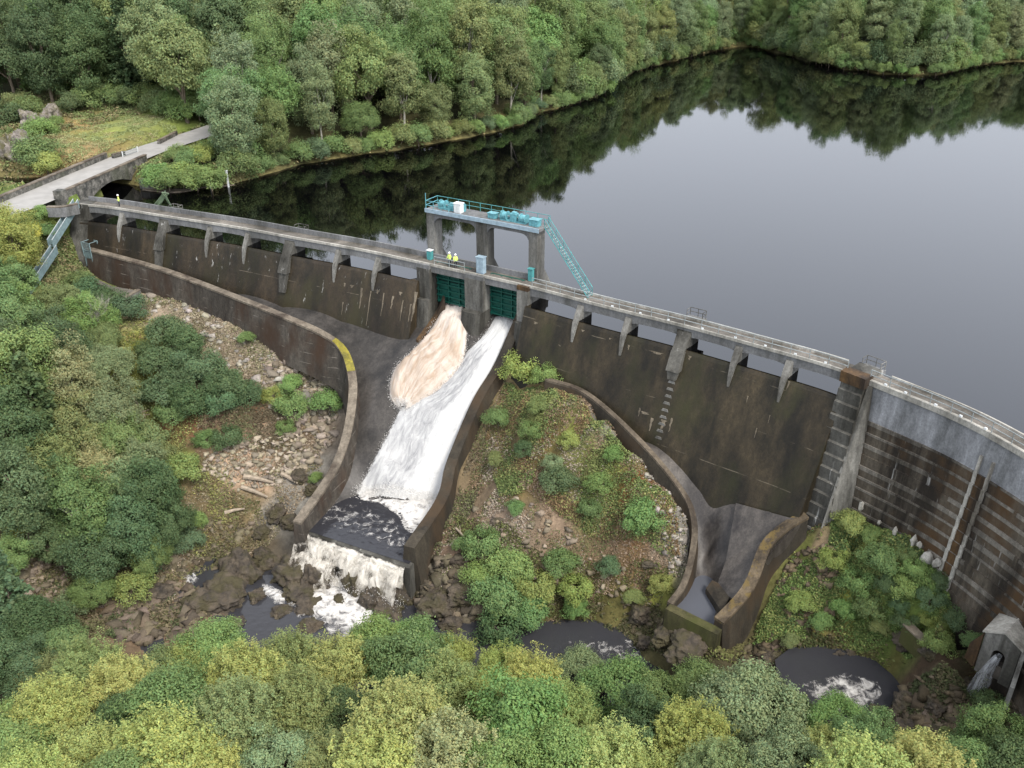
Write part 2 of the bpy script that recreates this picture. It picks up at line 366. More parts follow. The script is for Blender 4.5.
# main chute floor
def lift(P, dz): return [(p[0], p[1], p[2]+dz) for p in P]
fl = []
for i, p in enumerate(LW[::5]):
    q = p[2]; fl.append((p[0], p[1], max(q-2.7, -20.9)))
for px, z in ((120, -5.6), (170, -6.0), (230, -6.2), (290, -6.3), (350, -6.5), (413, -6.8)):
    u = UP(px); fl.append(D(u, fs(z), z))
def Sl(px, s, z): fl.append(D(UP(px), s, z))
for s, z in ((-3, -3.2), (0, -3.6), (5.6, -7.2), (10.8, -12.2), (14, -15.8), (18, -20.6), (21, -21)): Sl(450, s, z)
for s, z in ((-3, -3.2), (0, -3.8), (5.5, -8.8), (10.8, -14.6), (15.4, -20.4), (18, -21), (22, -21)): Sl(507, s, z)
for s, z in ((0, -3.4), (3, -4.9)): Sl(478, s, z)
for q in ((-17.5, 98, -11.8), (-16, 93, -15.5), (-17, 89, -19.5), (-19, 86, -20.8), (-22, 82, -21)): fl.append(q)
FL1 = RBF(fl)
CH1 = [tuple(p[:2]) for p in LW]+[tuple(at(300,529,-20)[:2]), tuple(at(409,565,-20)[:2])]+[tuple(p[:2]) for p in RW[::-1]]+[D(uC1, 0, 0)[:2], D(uC1, -3, 0)[:2], D(UP(418), -3, 0)[:2], D(UP(350), 0, 0)[:2], D(UP(250), 0, 0)[:2], D(UP(150), 0, 0)[:2], D(1, 0, 0)[:2]]
# right channel floor
f2 = [tuple(p) for p in lift(IW[::4], -1.6)]+[tuple(p) for p in lift(SW[::4], -1.3)]
for p in ((700,493,-12.9),(735,501,-12.5),(770,511,-12.1),(800,520,-11.8),(704,530,-16.2),(708,560,-18.8),(715,540,-16.0),(722,520,-14.2),(725,575,-18.4),(705,590,-21),(700,605,-21),(690,600,-21)): f2.append(tuple(at(*p)))
for px, z in ((560, -8.), (600, -8.8), (650, -11.5)): f2.append(D(UP(px), fs(z), z))
FL2 = RBF(f2)
CH2 = [tuple(p[:2]) for p in IW]+[tuple(at(672,606,-20)[:2]), tuple(at(716,630,-20)[:2])]+[tuple(p[:2]) for p in SW[::-1]]+[D(uBut0, 1, 0)[:2], D(UP(780), 0, 0)[:2], D(UP(700), 0, 0)[:2], D(UP(620), 0, 0)[:2], D(UP(560), 0, 0)[:2]]

# ------------------------------------------------------------------ terrain
WL = -24.6
vc = []
for p in [(60,260,-6.6),(92,276,-7.6),(130,290,-8.0),(160,302,-7.4),(200,314,-7.8),(240,330,-8.4),(290,345,-9.3),(325,372,-12.2),(336,400,-14.5),(332,430,-17),(318,465,-19.5),(300,500,-21.5),(285,525,-23),
          (270,420,-15.5),(240,440,-16.5),(270,460,-19),(235,480,-19.5),(200,400,-13),(200,450,-16.5),(230,520,-22.5),(260,530,-23.6),(205,545,-24),(180,500,-20),(150,330,-9.5),(150,400,-13),(110,300,-8),(150,450,-17),(130,520,-21),(60,420,-13),(60,350,-10),(60,480,-18),(0,400,-10),(0,300,-4),(30,260,-3),(56,228,-.8),(66,217,.6),(66,230,-1.8),(72,245,-5.2),(50,245,-3.5),(0,225,2.6),(40,215,2.4),(58,210,2.2),(-60,300,-2),(-60,400,-8),(-100,500,-14),(50,560,-21),(0,530,-18),(100,580,-23.5),(-60,600,-20),(40,615,-23.5),(0,600,-21),(130,615,-24.1),(170,618,-24.3),(90,625,-24),
          # island
          (525,388,-7.0),(546,386,-6.8),(512,384,-7.6),(513,384,-7.9),(502,400,-9.8),(487,420,-11.8),(476,450,-14.8),(469,480,-17.2),(462,510,-19.3),(445,550,-22),(425,585,-24),(560,395,-6.9),(578,398,-6.9),(608,422,-8.2),(638,448,-9.9),(665,481,-12.2),(680,510,-14.5),(684,545,-17.4),(674,575,-19.2),(595,430,-9.6),(625,460,-11.6),(650,500,-14.2),(655,600,-21.5),(540,440,-10.5),(580,470,-12.5),(620,500,-14.5),(540,500,-15),(600,540,-18),(560,560,-20),(520,560,-20.5),(500,600,-23),(560,612,-24),(600,610,-23.8),(640,625,-24.2),(520,625,-24.8),(480,620,-24.3),(450,610,-24),
          (690,655,-23.8),(745,652,-22.6),(660,640,-24.3),
          (666,616,-20.0),(690,630,-20.0),(714,643,-20.3),
          # right bank
          (840,522,-13),(800,560,-15.5),(780,590,-17.8),(765,620,-20),(755,640,-21.8),(830,600,-17.5),(800,640,-20),(850,560,-14.5),(900,600,-14.5),(940,630,-15.2),(900,575,-12.8),(930,595,-12.6),(880,625,-17.5),(850,630,-19.2),(915,646,-17.6),(960,652,-16.6),(985,660,-16.4),(830,640,-20.0),(965,700,-20.4),
          (905,732,-20.0),(880,722,-20.6),(940,742,-19.6),(975,735,-19.0),(1010,700,-17.6),(990,745,-17.0),
          (820,668,-22.4),(840,680,-22.4),(870,678,-22.6),(870,692,-22.6),(905,690,-23.4),(935,698,-23.3),(958,704,-23.0),(890,706,-23)]:
    vc.append(tuple(at(*p)))
for x, y in ((-24, 77), (-18, 74), (-10, 71.5), (-4, 68), (2, 69.5), (9, 70), (15, 65.8), (19, 60)): vc.append((x, y, WL-1.5))
for q_ in ((-31, 79.5, -25.2), (-37, 80, -24.4), (-45, 78, -23.8), (-34, 74, -23.9), (-42, 72, -23.6), (-60, 78, -22.5), (24, 60, -22.5), (22, 55, -21.5)): vc.append(q_)
for px_q, zz in ((875, -10.6), (900, -10.9), (930, -11.3), (960, -11.7), (990, -12.1), (1024, -12.6)):
    uq = UP(px_q, 3, 0); vc.append((*D(uq, 2.4, 0)[:2], zz)); vc.append((*D(uq, 4.2, 0)[:2], zz-.7))
vc.append((*D(UP(1055), 2.4, 0)[:2], -13)); vc.append((*D(UP(1055), 6, 0)[:2], -16))
for x in range(-90, 80, 14):
    yo = 6 if x < -28 else (3 if x < -12 else 0)
    for y, z in ((58+yo, -24.0), (52+yo, -22), (44, -19), (34, -15), (22, -10)):
        if x > 20 and y > 46: continue
        if x > 20: z = z+3.2
        vc.append((x, y, z))
for p in ((-80, 100, -12), (-85, 120, -4), (-80, 135, 1.5), (-100, 110, 0), (30, 52, -18.4), (38, 50, -17), (22, 50, -20)): vc.append(p)
for L_, sg_, d1, d2 in ((IW[3:-4], 1, 1.0, 1.7), (RW[4:-6], -1, 2.0, 2.6)):
    t_ = np.gradient(L_[:, :2], axis=0); t_ /= np.linalg.norm(t_, axis=1)[:, None]
    for p, a_ in list(zip(L_, t_))[::4]:
        nn_ = np.array((a_[1], -a_[0]))*sg_
        vc.append((*(p[:2]+nn_*1.4), p[2]-d1)); vc.append((*(p[:2]+nn_*3.2), p[2]-d2))
VAL = RBF(vc)
# upstream banks
WZ = .7
SH = [at(x, y, WZ)[:2] for x, y in ((-120,168),(-40,176),(20,178),(60,176),(110,182),(150,187),(190,189),(232,184),(260,176),(300,165),(350,157),(400,150),(450,141),(490,134),(520,126),(538,114),(560,108),(597,98),(612,84),(640,70),(680,60),(720,50),(745,46),(790,56),(830,68),(870,73),(900,76),(935,76),(960,71),(985,65),(1024,61),(1080,64))]
shx = np.array([p[0] for p in SH]); shy = np.array([p[1] for p in SH])
o_ = np.argsort(shx); shx = shx[o_]; shy = shy[o_]
def ysh(x): return np.interp(x, shx, shy)
RD = [at(x, y, 3.4)[:2] for x, y in ((-60,236),(0,213),(40,198),(95,174),(150,151),(200,135),(240,121),(290,104),(340,96))]
RDc = catmull(RD, 1.0)
FIELD = [at(x, y, 3.5)[:2] for x, y in ((32,150),(40,172),(70,172),(120,152),(178,132),(172,122),(140,114),(110,114),(80,122),(55,136))]
def bank(X):
    X = np.atleast_2d(X); x, y = X[:, 0], X[:, 1]
    sd = (y-ysh(x))*.8
    steep = np.clip((-45-x)/12, 0, 1)                 # steep quay on the left
    zr = WZ+np.where(sd > 0, .9*(1-np.exp(-sd/2.0))+.20*sd, np.maximum(sd*.8, -4))
    zl = WZ+np.where(sd > 0, 2.6*(1-np.exp(-sd/1.6))+.06*sd+.18*np.clip(sd-30, 0, None), np.maximum(sd*1.5, -4))
    z = zr*(1-steep)+zl*steep
    # left abutment south of the channel
    ys = 135+(-66-x)*.30
    ds = (ys+10-y)
    za = np.clip(ds*.9, -4, 2.9); z = np.where((x < -68) & (ds > -4), np.maximum(z, za), z)
    d = distseg(X, RDc); w = np.clip(1-(d-5.5)/4, 0, 1); land = (z > 1.3) | (d < 3)
    onb = (distseg(X, [at(80,190,0)[:2], at(125,172,0)[:2]]) < 9)
    return np.where(onb, np.where(d < 8, np.minimum(z, 3.1), z), np.where(land, z*(1-w)+3.15*w, z))
def ground(X, fine=True):
    X = np.atleast_2d(X); sd = usdam(X)
    v = VAL(X); b = bank(X)
    left = X[:, 0] < -67
    up = np.where(left, (X[:, 1]-(134.3+(-66-X[:, 0])*.30)) > 0, sd < -1.2)
    bl = np.clip(((X[:, 1]-(134.3+(-66-X[:, 0])*.30))+4)/6, 0, 1)
    h = np.where(left, b*bl+v*(1-bl), np.where(up, b, v))
    if fine:
        amp = np.where(up, .25, .45); amp = np.where((distseg(X, RDc) < 4.5), 0.03, amp)
        nz = fbm(X, .16, 5, 3, .55)*amp + np.abs(fbm(X, .5, 3, 9))*amp*.6 - amp*.3
        lowr = np.clip((h-(WL-1.2))/1.2, .15, 1)
        h = h+nz*np.where(up, 1, lowr)
    return h
def coords(a0, a1, f0, f1, st, g=1.12, mx=9):
    c = list(np.arange(f0, f1, st)); s = st; x = c[-1]
    while x < a1: s = min(s*g, mx); x += s; c.append(x)
    s = st; x = f0; pre = []
    while x > a0: s = min(s*g, mx); x -= s; pre.append(x)
    return np.array(pre[::-1]+c)
gx = coords(-230, 420, -78, 50, .5); gy = coords(8, 620, 40, 140, .5)
GX, GY = np.meshgrid(gx, gy); X2 = np.stack([GX.ravel(), GY.ravel()], 1)
GZ = ground(X2)
for poly, fn in ((CH1, FL1), (CH2, FL2)):
    ins = inside(X2, poly) | (distseg(X2, poly+[poly[0]]) < .2)
    GZ[ins] = np.minimum(GZ[ins], fn(X2[ins])-1.6)
sdd = usdam(X2); und = (np.abs(sdd) < 3) & (X2[:, 0] > -66)
GZ = np.where((sdd > -3.2) & (sdd < -.2) & (X2[:, 0] > -66) , np.minimum(GZ, -2), GZ)
def tofield(px, py, h=0., t0=4.):                      # walk the view ray down to the ground (+h)
    r = ray(px, py); ts = np.linspace((t0-CH)/r[2], (-27-CH)/r[2] if r[2] < -.05 else 900, 260)
    P = ts[:, None]*r[None]+np.array((0, 0, CH)); g = ground(P[:, :2], False)+h
    k = np.argmax(P[:, 2] <= g)
    if not (P[:, 2] <= g).any(): k = len(ts)-1
    return P[k]
# ground colours: (px,py,z-ish from ground) -> colour
cc = []
TAN = C(158,142,122); DIRT = C(96,78,60); OLIVE = C(104,108,56); GRASS = C(96,112,54); RUST = C(124,84,54); DARK = C(52,54,34); GREY = C(128,124,116); YG = C(134,138,64); BANKB = C(112,98,70)
for p, c in {(150,305):TAN,(200,318):TAN,(230,335):TAN,(270,350):C(166,152,134),(310,365):TAN,(325,385):GREY,(250,365):TAN,(300,385):DIRT,(290,440):DIRT,(250,460):C(170,142,118),(270,440):C(160,136,112),(230,470):C(168,144,120),(200,465):DIRT,(300,470):GREY,(240,500):BANKB,(200,500):BANKB,(180,470):OLIVE,(220,530):BANKB,(170,540):DIRT,(130,350):YG,(140,400):OLIVE,(135,380):YG,(150,430):OLIVE,(100,300):OLIVE,(75,275):OLIVE,(60,400):DARK,(60,480):DARK,(30,560):DIRT,(40,590):DIRT,(120,520):DARK,(0,350):DARK,(190,425):C(108,74,54),(260,425):C(104,74,52),(290,510):GREY,(260,545):C(84,74,58),(220,555):C(84,74,58),(180,600):C(130,108,88),
               (520,410):C(128,112,76),(540,420):RUST,(560,410):OLIVE,(580,430):YG,(610,460):YG,(510,450):C(92,82,56),(500,480):C(120,104,84),(540,460):C(116,98,58),(560,490):C(98,86,52),(600,490):OLIVE,(630,480):RUST,(640,495):RUST,(560,520):C(140,120,100),(500,520):C(132,114,96),(520,540):C(136,118,100),(600,545):C(124,104,82),(640,550):C(120,96,66),(650,580):YG,(670,510):GREY,(680,540):GREY,(590,408):C(124,122,116),(615,440):C(128,126,120),(560,395):C(120,118,112),(460,560):C(112,94,78),(440,590):C(104,84,68),(600,600):C(80,76,40),(660,620):C(70,66,46),(700,645):C(66,62,44),(540,610):C(72,72,38),
               (840,530):YG,(820,560):C(140,120,96),(800,580):OLIVE,(860,560):OLIVE,(900,570):GRASS,(930,590):GRASS,(850,600):YG,(890,610):GRASS,(800,620):C(100,92,50),(850,630):C(88,76,52),(780,640):C(72,64,46),(900,650):C(92,88,48),(930,660):C(76,62,48),(960,640):GRASS,(1000,690):C(90,74,56),(920,720):C(104,86,72),(960,715):C(70,66,48),(930,690):C(76,68,52),(900,690):C(72,66,50)}.items():
    q = tofield(*p); cc.append((q[0], q[1], *c))
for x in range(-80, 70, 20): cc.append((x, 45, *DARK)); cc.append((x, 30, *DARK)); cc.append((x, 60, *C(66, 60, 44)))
for p, c in {(60,150):C(150,134,92),(90,150):C(152,128,88),(110,135):C(134,142,76),(140,115):C(138,142,78),(130,130):C(140,146,86),(80,130):C(158,134,88),(50,158):C(146,118,80),(160,120):C(122,138,66),(40,110):C(96,96,62),(100,105):C(110,124,56),(150,148):C(140,140,80),(180,140):C(116,132,58),(215,128):C(110,128,56)}.items():
    q = at(*p, 3.5); cc.append((q[0], q[1], *c))
for x, y in zip(shx[::2], shy[::2]):
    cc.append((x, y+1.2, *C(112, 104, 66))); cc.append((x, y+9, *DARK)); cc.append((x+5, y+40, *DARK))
cc.append((-80, 135, *GRASS)); cc.append((-72, 138, *GRASS)); cc.append((-100, 140, *GRASS))
cc = np.array(cc)
def gcol(X):
    X = np.atleast_2d(X); out = np.empty((len(X), 3))
    Xn = X+np.stack([fbm(X, .35, 3, 21), fbm(X, .35, 3, 33)], 1)*1.6
    for k in range(0, len(X), 6000):
        d = np.linalg.norm(Xn[k:k+6000, None]-cc[None, :, :2], axis=2)+.3; w = d**-4.; w /= w.sum(1, keepdims=True); out[k:k+6000] = w@cc[:, 2:]
    return out
GC = gcol(X2)*(1+.25*fbm(X2, .9, 3, 5))[:, None]
GC = np.clip(GC, .01, .6)
ny, nx = GX.shape; idx = np.arange(nx*ny).reshape(ny, nx)
FQ = np.stack([idx[:-1, :-1], idx[:-1, 1:], idx[1:, 1:], idx[1:, :-1]], -1).reshape(-1, 4)
terr = npmesh('ground', np.column_stack([X2, GZ]), FQ, M['ground'], cols=GC, smooth=True); tag(terr, kind='structure')

def patch(name, poly, fn, mat, st=.35, uvs=None, noise=.02, kind='structure'):
    P = np.array(poly); x = np.arange(P[:, 0].min()-.5, P[:, 0].max()+.5, st); y = np.arange(P[:, 1].min()-.5, P[:, 1].max()+.5, st)
    A, B = np.meshgrid(x, y); X = np.stack([A.ravel(), B.ravel()], 1); ok = inside(X, poly) | (distseg(X, list(poly)+[poly[0]]) < .25)
    Z = fn(X)+fbm(X, .8, 3, 4)*noise; n1, n2 = A.shape; id_ = np.arange(n1*n2).reshape(n1, n2)
    Q = np.stack([id_[:-1, :-1], id_[:-1, 1:], id_[1:, 1:], id_[1:, :-1]], -1).reshape(-1, 4); Q = Q[ok[Q].all(1)]
    used = np.unique(Q); rm = np.full(n1*n2, -1); rm[used] = np.arange(len(used))
    o = npmesh(name, np.column_stack([X, Z])[used], rm[Q], mat, smooth=True); tag(o, kind=kind); return o
f1 = patch('spillway_apron', CH1, FL1, M['floor'])
f2o = patch('channel_apron', CH2, FL2, M['floor2'])

def plane(name, poly, z, mat, kind='structure'):
    m = MB(); m.v = [(p[0], p[1], z) for p in poly]; m.f = [tuple(range(len(poly)))]; o = m.build(name, mat); tag(o, kind=kind); return o
# reservoir: follows the brink on the overflow lengths, the upstream face elsewhere
near = []
for u in np.arange(-.0, ULEN, 1.0):
    s = fs(WZ)-.02 if (u < uA0-.3 or uC1+.3 < u < uBut0) else -1.0
    near.append(D(u, s, WZ)[:2])
lake = plane('reservoir_water', [(-75, 137), (-140, 145), (-420, 150), (-420, 620), (620, 620), (620, 30), (46, 30)]+near[::-1], WZ, M['lake'])
bmx = bmesh.new(); bmx.from_mesh(lake.data); bmesh.ops.triangulate(bmx, faces=bmx.faces); bmx.to_mesh(lake.data); bmx.free()
WL2 = -20.7
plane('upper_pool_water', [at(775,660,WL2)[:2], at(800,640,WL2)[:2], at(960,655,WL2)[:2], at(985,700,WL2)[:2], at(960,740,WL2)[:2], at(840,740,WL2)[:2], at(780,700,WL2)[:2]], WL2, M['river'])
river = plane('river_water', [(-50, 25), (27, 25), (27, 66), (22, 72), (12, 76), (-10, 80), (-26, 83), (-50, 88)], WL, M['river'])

# ------------------------------------------------------------------ the dam
dam = empty('dam', (*D(UP(300), 0, 0)[:2], 0), label='long curved concrete dam with an arcaded walkway holding back the dark reservoir', cat='dam')
DR = Matrix.Translation(dam.location).inverted()
def kid(mb, name, mat, parent=dam, **k):
    o = mb.build(name, mat, None, **k)
    if parent is not None:
        o.data.transform(Matrix.Translation(parent.matrix_world.translation if False else Vector(parent.location)).inverted()); o.parent = parent
    return o
def sweep(us, prof):                                   # prof(u)-> list of (s,z) closed
    return [[D(u, s, z) for s, z in prof(u)] for u in us]
def rr(a, b, st=1.0): return np.linspace(a, b, max(2, int(round((b-a)/st))+1))
WZ = .7
def overflow(u):
    zb = -24.
    return [(-3.0, zb), (-3.0, .1), (-2.2, WZ-.16), (-1.2, WZ-.05), (.2, WZ-.04), (fs(WZ)-.25, WZ-.04), (fs(WZ), WZ-.14), (fs(WZ-.5), WZ-.5), (fs(-.6), -.6), (fs(-3), -3), (fs(-6), -6), (fs(-9), -9), (fs(-12), -12), (fs(-15), -15), (fs(-18), -18), (fs(-18), zb)]
m = MB(); m.loft(sweep(rr(0, uA0+.3), overflow)); kid(m, 'spillway_face', M['face_left'])
m = MB(); m.loft(sweep(rr(uC1-.2, uBut0+.3), overflow)); kid(m, 'spillway_face', M['face'])
# left end block
m = MB(); m.loft(sweep(rr(-1.6, 1.5, .5), lambda u: [(-3.2, -9), (-3.2, 2.98), (.15, 2.98), (.6, 1), (3.9, -6), (3.9, -9)])); kid(m, 'end_block', M['pierdark'])
# arch: upper smooth wall
ua1 = ULEN-.5
m = MB(); m.loft(sweep(rr(uBut1-.3, ua1), lambda u: [(-1.9, -24), (-1.9, 2.6), (-.12, 2.6), (.12, -1.0), (.12, -24)])); kid(m, 'upper_wall', M['arch'])
# stepped face
steps = []
NS = 12
for k in range(NS):
    z1 = -1.0-k*1.15; steps.append((z1, .22+k*.13))
def stepprof(u):
    P = [(-.5, -24), (-.5, -1.0)]
    for z1, s in steps: P += [(s, z1), (s, z1-1.15)]
    P[-1] = (steps[-1][1], -24); return P
m = MB(); m.loft(sweep(rr(uBut1-.3, ua1), stepprof)); kid(m, 'stepped_face', M['archlow'])
m = MB()
for z1, s in steps[:]:
    jit = {}
    a = uBut1+.2
    while a < ua1-2:
        ln = random.uniform(4.0, 11.0)
        if random.random() < .93:
            hh = random.uniform(.16, .5)
            m = MB(); m.loft(sweep(rr(a, min(a+ln, ua1)), lambda u: [(s-.1, z1-hh), (s-.1, z1+.012), (s+.03, z1+.012), (s+.03, z1-hh)])); kid(m, 'ledge_edging', M['ledge'])
        a += ln+random.uniform(0, .6)
# paired drain ribs down the arch
for px in (981, 993):
    m = MB(); u = UP(px, 0, .2)-.2
    for (z1, s) in steps[:11]:
        m.loft(sweep([u-.17, u+.17], lambda q: [(s-.2, z1-1.18), (s-.2, z1+.1), (s+.16, z1+.1), (s+.16, z1-1.18)]))
    m.loft(sweep([u-.12, u+.12], lambda q: [(.0, -1), (-.05, .7), (.22, .7), (.36, -1)]))
    kid(m, 'drain_rib', M['white'])
m = MB()
ua_, ub_ = UP(981, 0, .2)-.03, UP(993, 0, .2)-.37
for k, (z1, s) in enumerate(steps[:11]): m.loft(sweep([ua_, ub_], lambda q: [(s-.2, z1-1.17), (s-.2, z1-.02), (s+.06, z1-.02), (s+.06, z1-1.17)]))
kid(m, 'drain_panel', M['rust'])
# outfall blobs at the arch toe
for px, py in ((877,519),(885,524),(893,529),(909,535),(917,540),(925,551),(934,556),(940,562)):
    pass
# walkway
def slab(a, b, prof, mat, name, st=1.0):
    m = MB(); m.loft(sweep(rr(a, b, st), prof)); return kid(m, name, mat)
slab(0, uBut1, lambda u: [(-1.95, 2.45), (-1.95, 2.96), (-.36, 2.96), (-.36, 2.45)], M['deck'], 'walkway')
slab(uBut1, ua1, lambda u: [(-1.95, 2.62), (-1.95, 2.96), (-.2, 2.96), (-.2, 2.62)], M['deck'], 'walkway')
slab(uBut1, ua1, lambda u: [(-.2, 2.55), (-.2, 3.08), (.16, 3.08), (.16, 2.55)], M['curb'], 'kerb')
slab(0, uBut1, lambda u: [(-.1, 2.78), (-.1, 3.10), (.10, 3.10), (.10, 2.78)], M['curb'], 'kerb')
slab(0, uC0, lambda u: [(-2.22, 2.45), (-2.22, 3.62), (-1.98, 3.62), (-1.98, 2.45)], M['beam'], 'parapet')
# piers along the arcade
small = [121, 209, 247, 338, 378, 581, 629, 740, 791]; wide = [163, 289, 685]
pu = sorted([(UP(p), 0) for p in small]+[(UP(p), 1) for p in wide])
stops = [0.6]+[p[0] for p in pu if p[0] < uA0]+[(uA0+uA1)/2]
stops2 = [(uC0+uC1)/2]+[p[0] for p in pu if p[0] > uC1]+[uBut0+.4]
for a, b in list(zip(stops[:-1], stops[1:]))+list(zip(stops2[:-1], stops2[1:])):
    def pr(u, a=a, b=b):
        f = abs(2*(u-a)/(b-a)-1); zb = 1.86-.4*f**5
        return [(-.36, zb), (-.36, 2.9), (0, 2.9), (0, zb)]
    slab(a, b, pr, M['beam'], 'fascia_beam', .5)
pass
for u, w in pu:
    hw = .85 if w else .34
    m = MB()
    m.loft([[D(u-hw, -1.99, z), D(u+hw, -1.99, z), D(u+hw, .02, z), D(u-hw, .02, z)] for z in (-.5, 2.44)])
    if w:
        top, bot = 2.3, (-2.6 if u > uC1 else (-5.0 if u < UP(200) else -4.2)); n = 5
        zs = [top, .4, .39, -1.6, -1.62, bot]; pro = [.03+.55, .55+0.0, .75, .75, .55, .35]; ww = [hw, hw*.92, hw, hw, hw*.85, hw*.62]
    else:
        zs = [2.3, 1.3, .5, -.6, -1.7]; pro = [.5, .5, .45, .3, .06]; ww = [hw*1.25, hw*1.15, hw*.95, hw*.7, hw*.4]
    secs = []
    for z, p, h in zip(zs, pro, ww):
        s0 = min(fs(z), fs(0)) if z > 0 else fs(z)
        s0 = fs(z) if z < 0 else .15
        s1 = (fs(z)+p)*1.0 if z < 0 else max(.06, .06+(fs(0)+.5-.06)*(1-z/2.3))
        secs.append([D(u-h, s0-.3, z), D(u+h, s0-.3, z), D(u+h*.9, s1, z), D(u-h*.9, s1, z)])
    m.loft(secs); kid(m, 'pier', M['pierdark'] if w else M['pier'])
    if w and u > uC1:                              # stepped concrete blocks down the face under the pier
        for k in range(9):
            m = MB(); z = bot-.2-k*.75; s = fs(z); m.hexa([D(u-.45, s-.2, z-.28), D(u+.45, s-.2, z-.28), D(u+.45, s+.12, z-.28), D(u-.45, s+.12, z-.28), D(u-.3, s-.2, z), D(u+.3, s-.2, z), D(u+.3, s+.08, z), D(u-.3, s+.08, z)]); kid(m, 'face_nib', M['pier'])
def facept(px, py):
    lo_, hi_ = -13., .5
    for _ in range(24):
        z = (lo_+hi_)/2; u = UP(px, z, fs(z)); y = proj(*D(u, fs(z), z))[1]
        if y > py: lo_ = z
        else: hi_ = z
    return u, z
rl = random.Random(4)
for px, py, w_, h_ in ((345,283,.5,.5),(352,285,.9,.35),(362,288,.5,2.6),(371,291,.28,4.4),(378,290,.7,.5),(384,293,.35,2.9),(393,296,.45,1.6),(401,292,.8,.4),(403,300,.3,2.6),(411,304,.4,2.2),(343,302,.25,1.6),(416,292,.5,3.6),(536,322,.8,.25),(574,334,.35,1.0),(583,330,.6,.2),(657,352,2.2,.22),(690,356,.5,.4),(629,345,.4,.5),(789,378,.3,.8),(757,428,.18,1.0),(645,412,1.6,.25),(652,418,.5,1.4),(664,420,.9,1.0),(672,418,.4,1.5),(640,408,.35,.9),(560,345,.5,.16),(610,338,.4,.16),(748,396,.16,.7),(770,415,.14,.8)):
    u, z = facept(px, py); n_ = 7; secs = []
    for k in range(n_):
        f = k/(n_-1); zz = z-h_*f; hw = w_*.5*(1-f*.75)*rl.uniform(.5, 1.15); o_ = rl.uniform(-.12, .12)*w_
        secs.append([D(u+o_-hw, fs(zz)-.05, zz), D(u+o_+hw, fs(zz)-.05, zz), D(u+o_+hw*.8, fs(zz)+.018, zz), D(u+o_-hw*.8, fs(zz)+.018, zz)])
    m = MB(); m.loft(secs); kid(m, 'lime_streak', M['limestain'])
# gate piers
def gatepier(ua, ub, nose, zt, name='gate_pier', mat='pier', sup=-4.2):
    m = MB(); c = (ua+ub)/2
    m.loft([[D(ua, sup, z), D(ub, sup, z), D(ub, .5, z), D(ua, .5, z)] for z in (-1.6, 2.44)])
    o = kid(m, name, M[mat]); m = MB()
    m.loft([[D(ua-.02, sup, z), D(ub+.02, sup, z), D(ub+.02, s1, z), D(ub-.5, s1+.25, z), D(ua+.5, s1+.25, z), D(ua-.02, s1, z)] for z, s1 in ((-9, nose+.9), (-4.5, nose+.35), (-1.6, nose), )])
    kid(m, 'pier_nose', M['pierdark']); return o
gatepier(uA0, uA1, .9, 0, mat='pierdark'); gatepier(uB0, uB1, 1.3, 0); gatepier(uC0, uC1, .9, 0)
# back wall below gates/ sill
slab(uA1-.1, uB0+.1, lambda u: [(-3.6, -12), (-3.6, -3.1), (-.8, -3.3), (-.2, -3.6), (.6, -5), (.6, -12)], M['pierdark'], 'gate_sill')
slab(uB1-.1, uC0+.1, lambda u: [(-3.6, -12), (-3.6, -3.1), (-.8, -3.3), (-.2, -3.6), (.6, -5), (.6, -12)], M['pierdark'], 'gate_sill')
for a, b in ((uA1, uB0), (uB1, uC0)):
    slab(a, b, lambda u: [(-.3, 1.95), (-.3, 2.9), (.02, 2.9), (.02, 1.95)], M['beam'], 'fascia_beam')
slab(uA0, uA0+.0+(uA1-uA0), lambda u: [(-.4, 2.4), (-.4, 2.95), (.45, 2.95), (.45, 2.4)], M['rust'] if False else M['beam'], 'pier_cap')
slab(uB0, uB1, lambda u: [(-.4, 2.445), (-.4, 2.95), (.45, 2.95), (.45, 2.445)], M['beam'], 'pier_cap')
slab(uC0, uC1, lambda u: [(-.4, 2.445), (-.4, 2.97), (.52, 2.97), (.52, 2.445)], M['rust'], 'pier_cap')
# big stepped buttress
m = MB(); nb = 12
P = [(-2.4, -22), (-2.4, 3.25), (.75, 3.25)]
for k in range(nb):
    z1 = 1.7-k*1.32; s = .8+k*.27
    P += [(s, z1+1.3 if k == 0 else z1+.02), (s+.02, z1), (s+.27, z1-.10)]
P += [(4.3, 1.7-nb*1.32), (4.3, -22)]
P = [P[0], P[1], P[2]]+P[3:]
bc = (uBut0+uBut1)/2
m.loft([[D(bc+side*(1.15+.045*max(0, 3-z)), s, z) for s, z in P] for side in (-1, 1)]); kid(m, 'buttress', M['pierdark'])
m = MB(); m.box(-1.32, 1.32, -.35, .98, 2.3, 3.42, lambda a, b, c: D(bc+a, b, c)); kid(m, 'buttress_cap', M['rust'])
for k in range(nb):
    m = MB(); z1 = 1.7-k*1.32; s = .8+k*.27; hwid = 1.13+.045*(3-z1)
m.hexa([D(bc-hwid, s-.05, z1-.62), D(bc+hwid, s-.05, z1-.62), D(bc+hwid, s+.36, z1-.62), D(bc-hwid, s+.36, z1-.62), D(bc-hwid, s-.05, z1+.03), D(bc+hwid, s-.05, z1+.03), D(bc+hwid, s+.08, z1-.02), D(bc-hwid, s+.08, z1-.02)]); kid(m, 'buttress_tread', M['pier'])
# gravity side cheek between buttress and arch
m = MB(); m.loft([[D(bc+1.3, .1, 2.5), D(bc+1.75, .1, 2.5), D(bc+1.75, .25, 2.5), D(bc+1.3, .35, 2.5)], [D(bc+1.5, .1, -14), D(bc+2.9, .1, -14), D(bc+2.9, 1.9, -14), D(bc+1.5, 4.6, -14)]]); kid(m, 'cheek_wall', M['pier'])

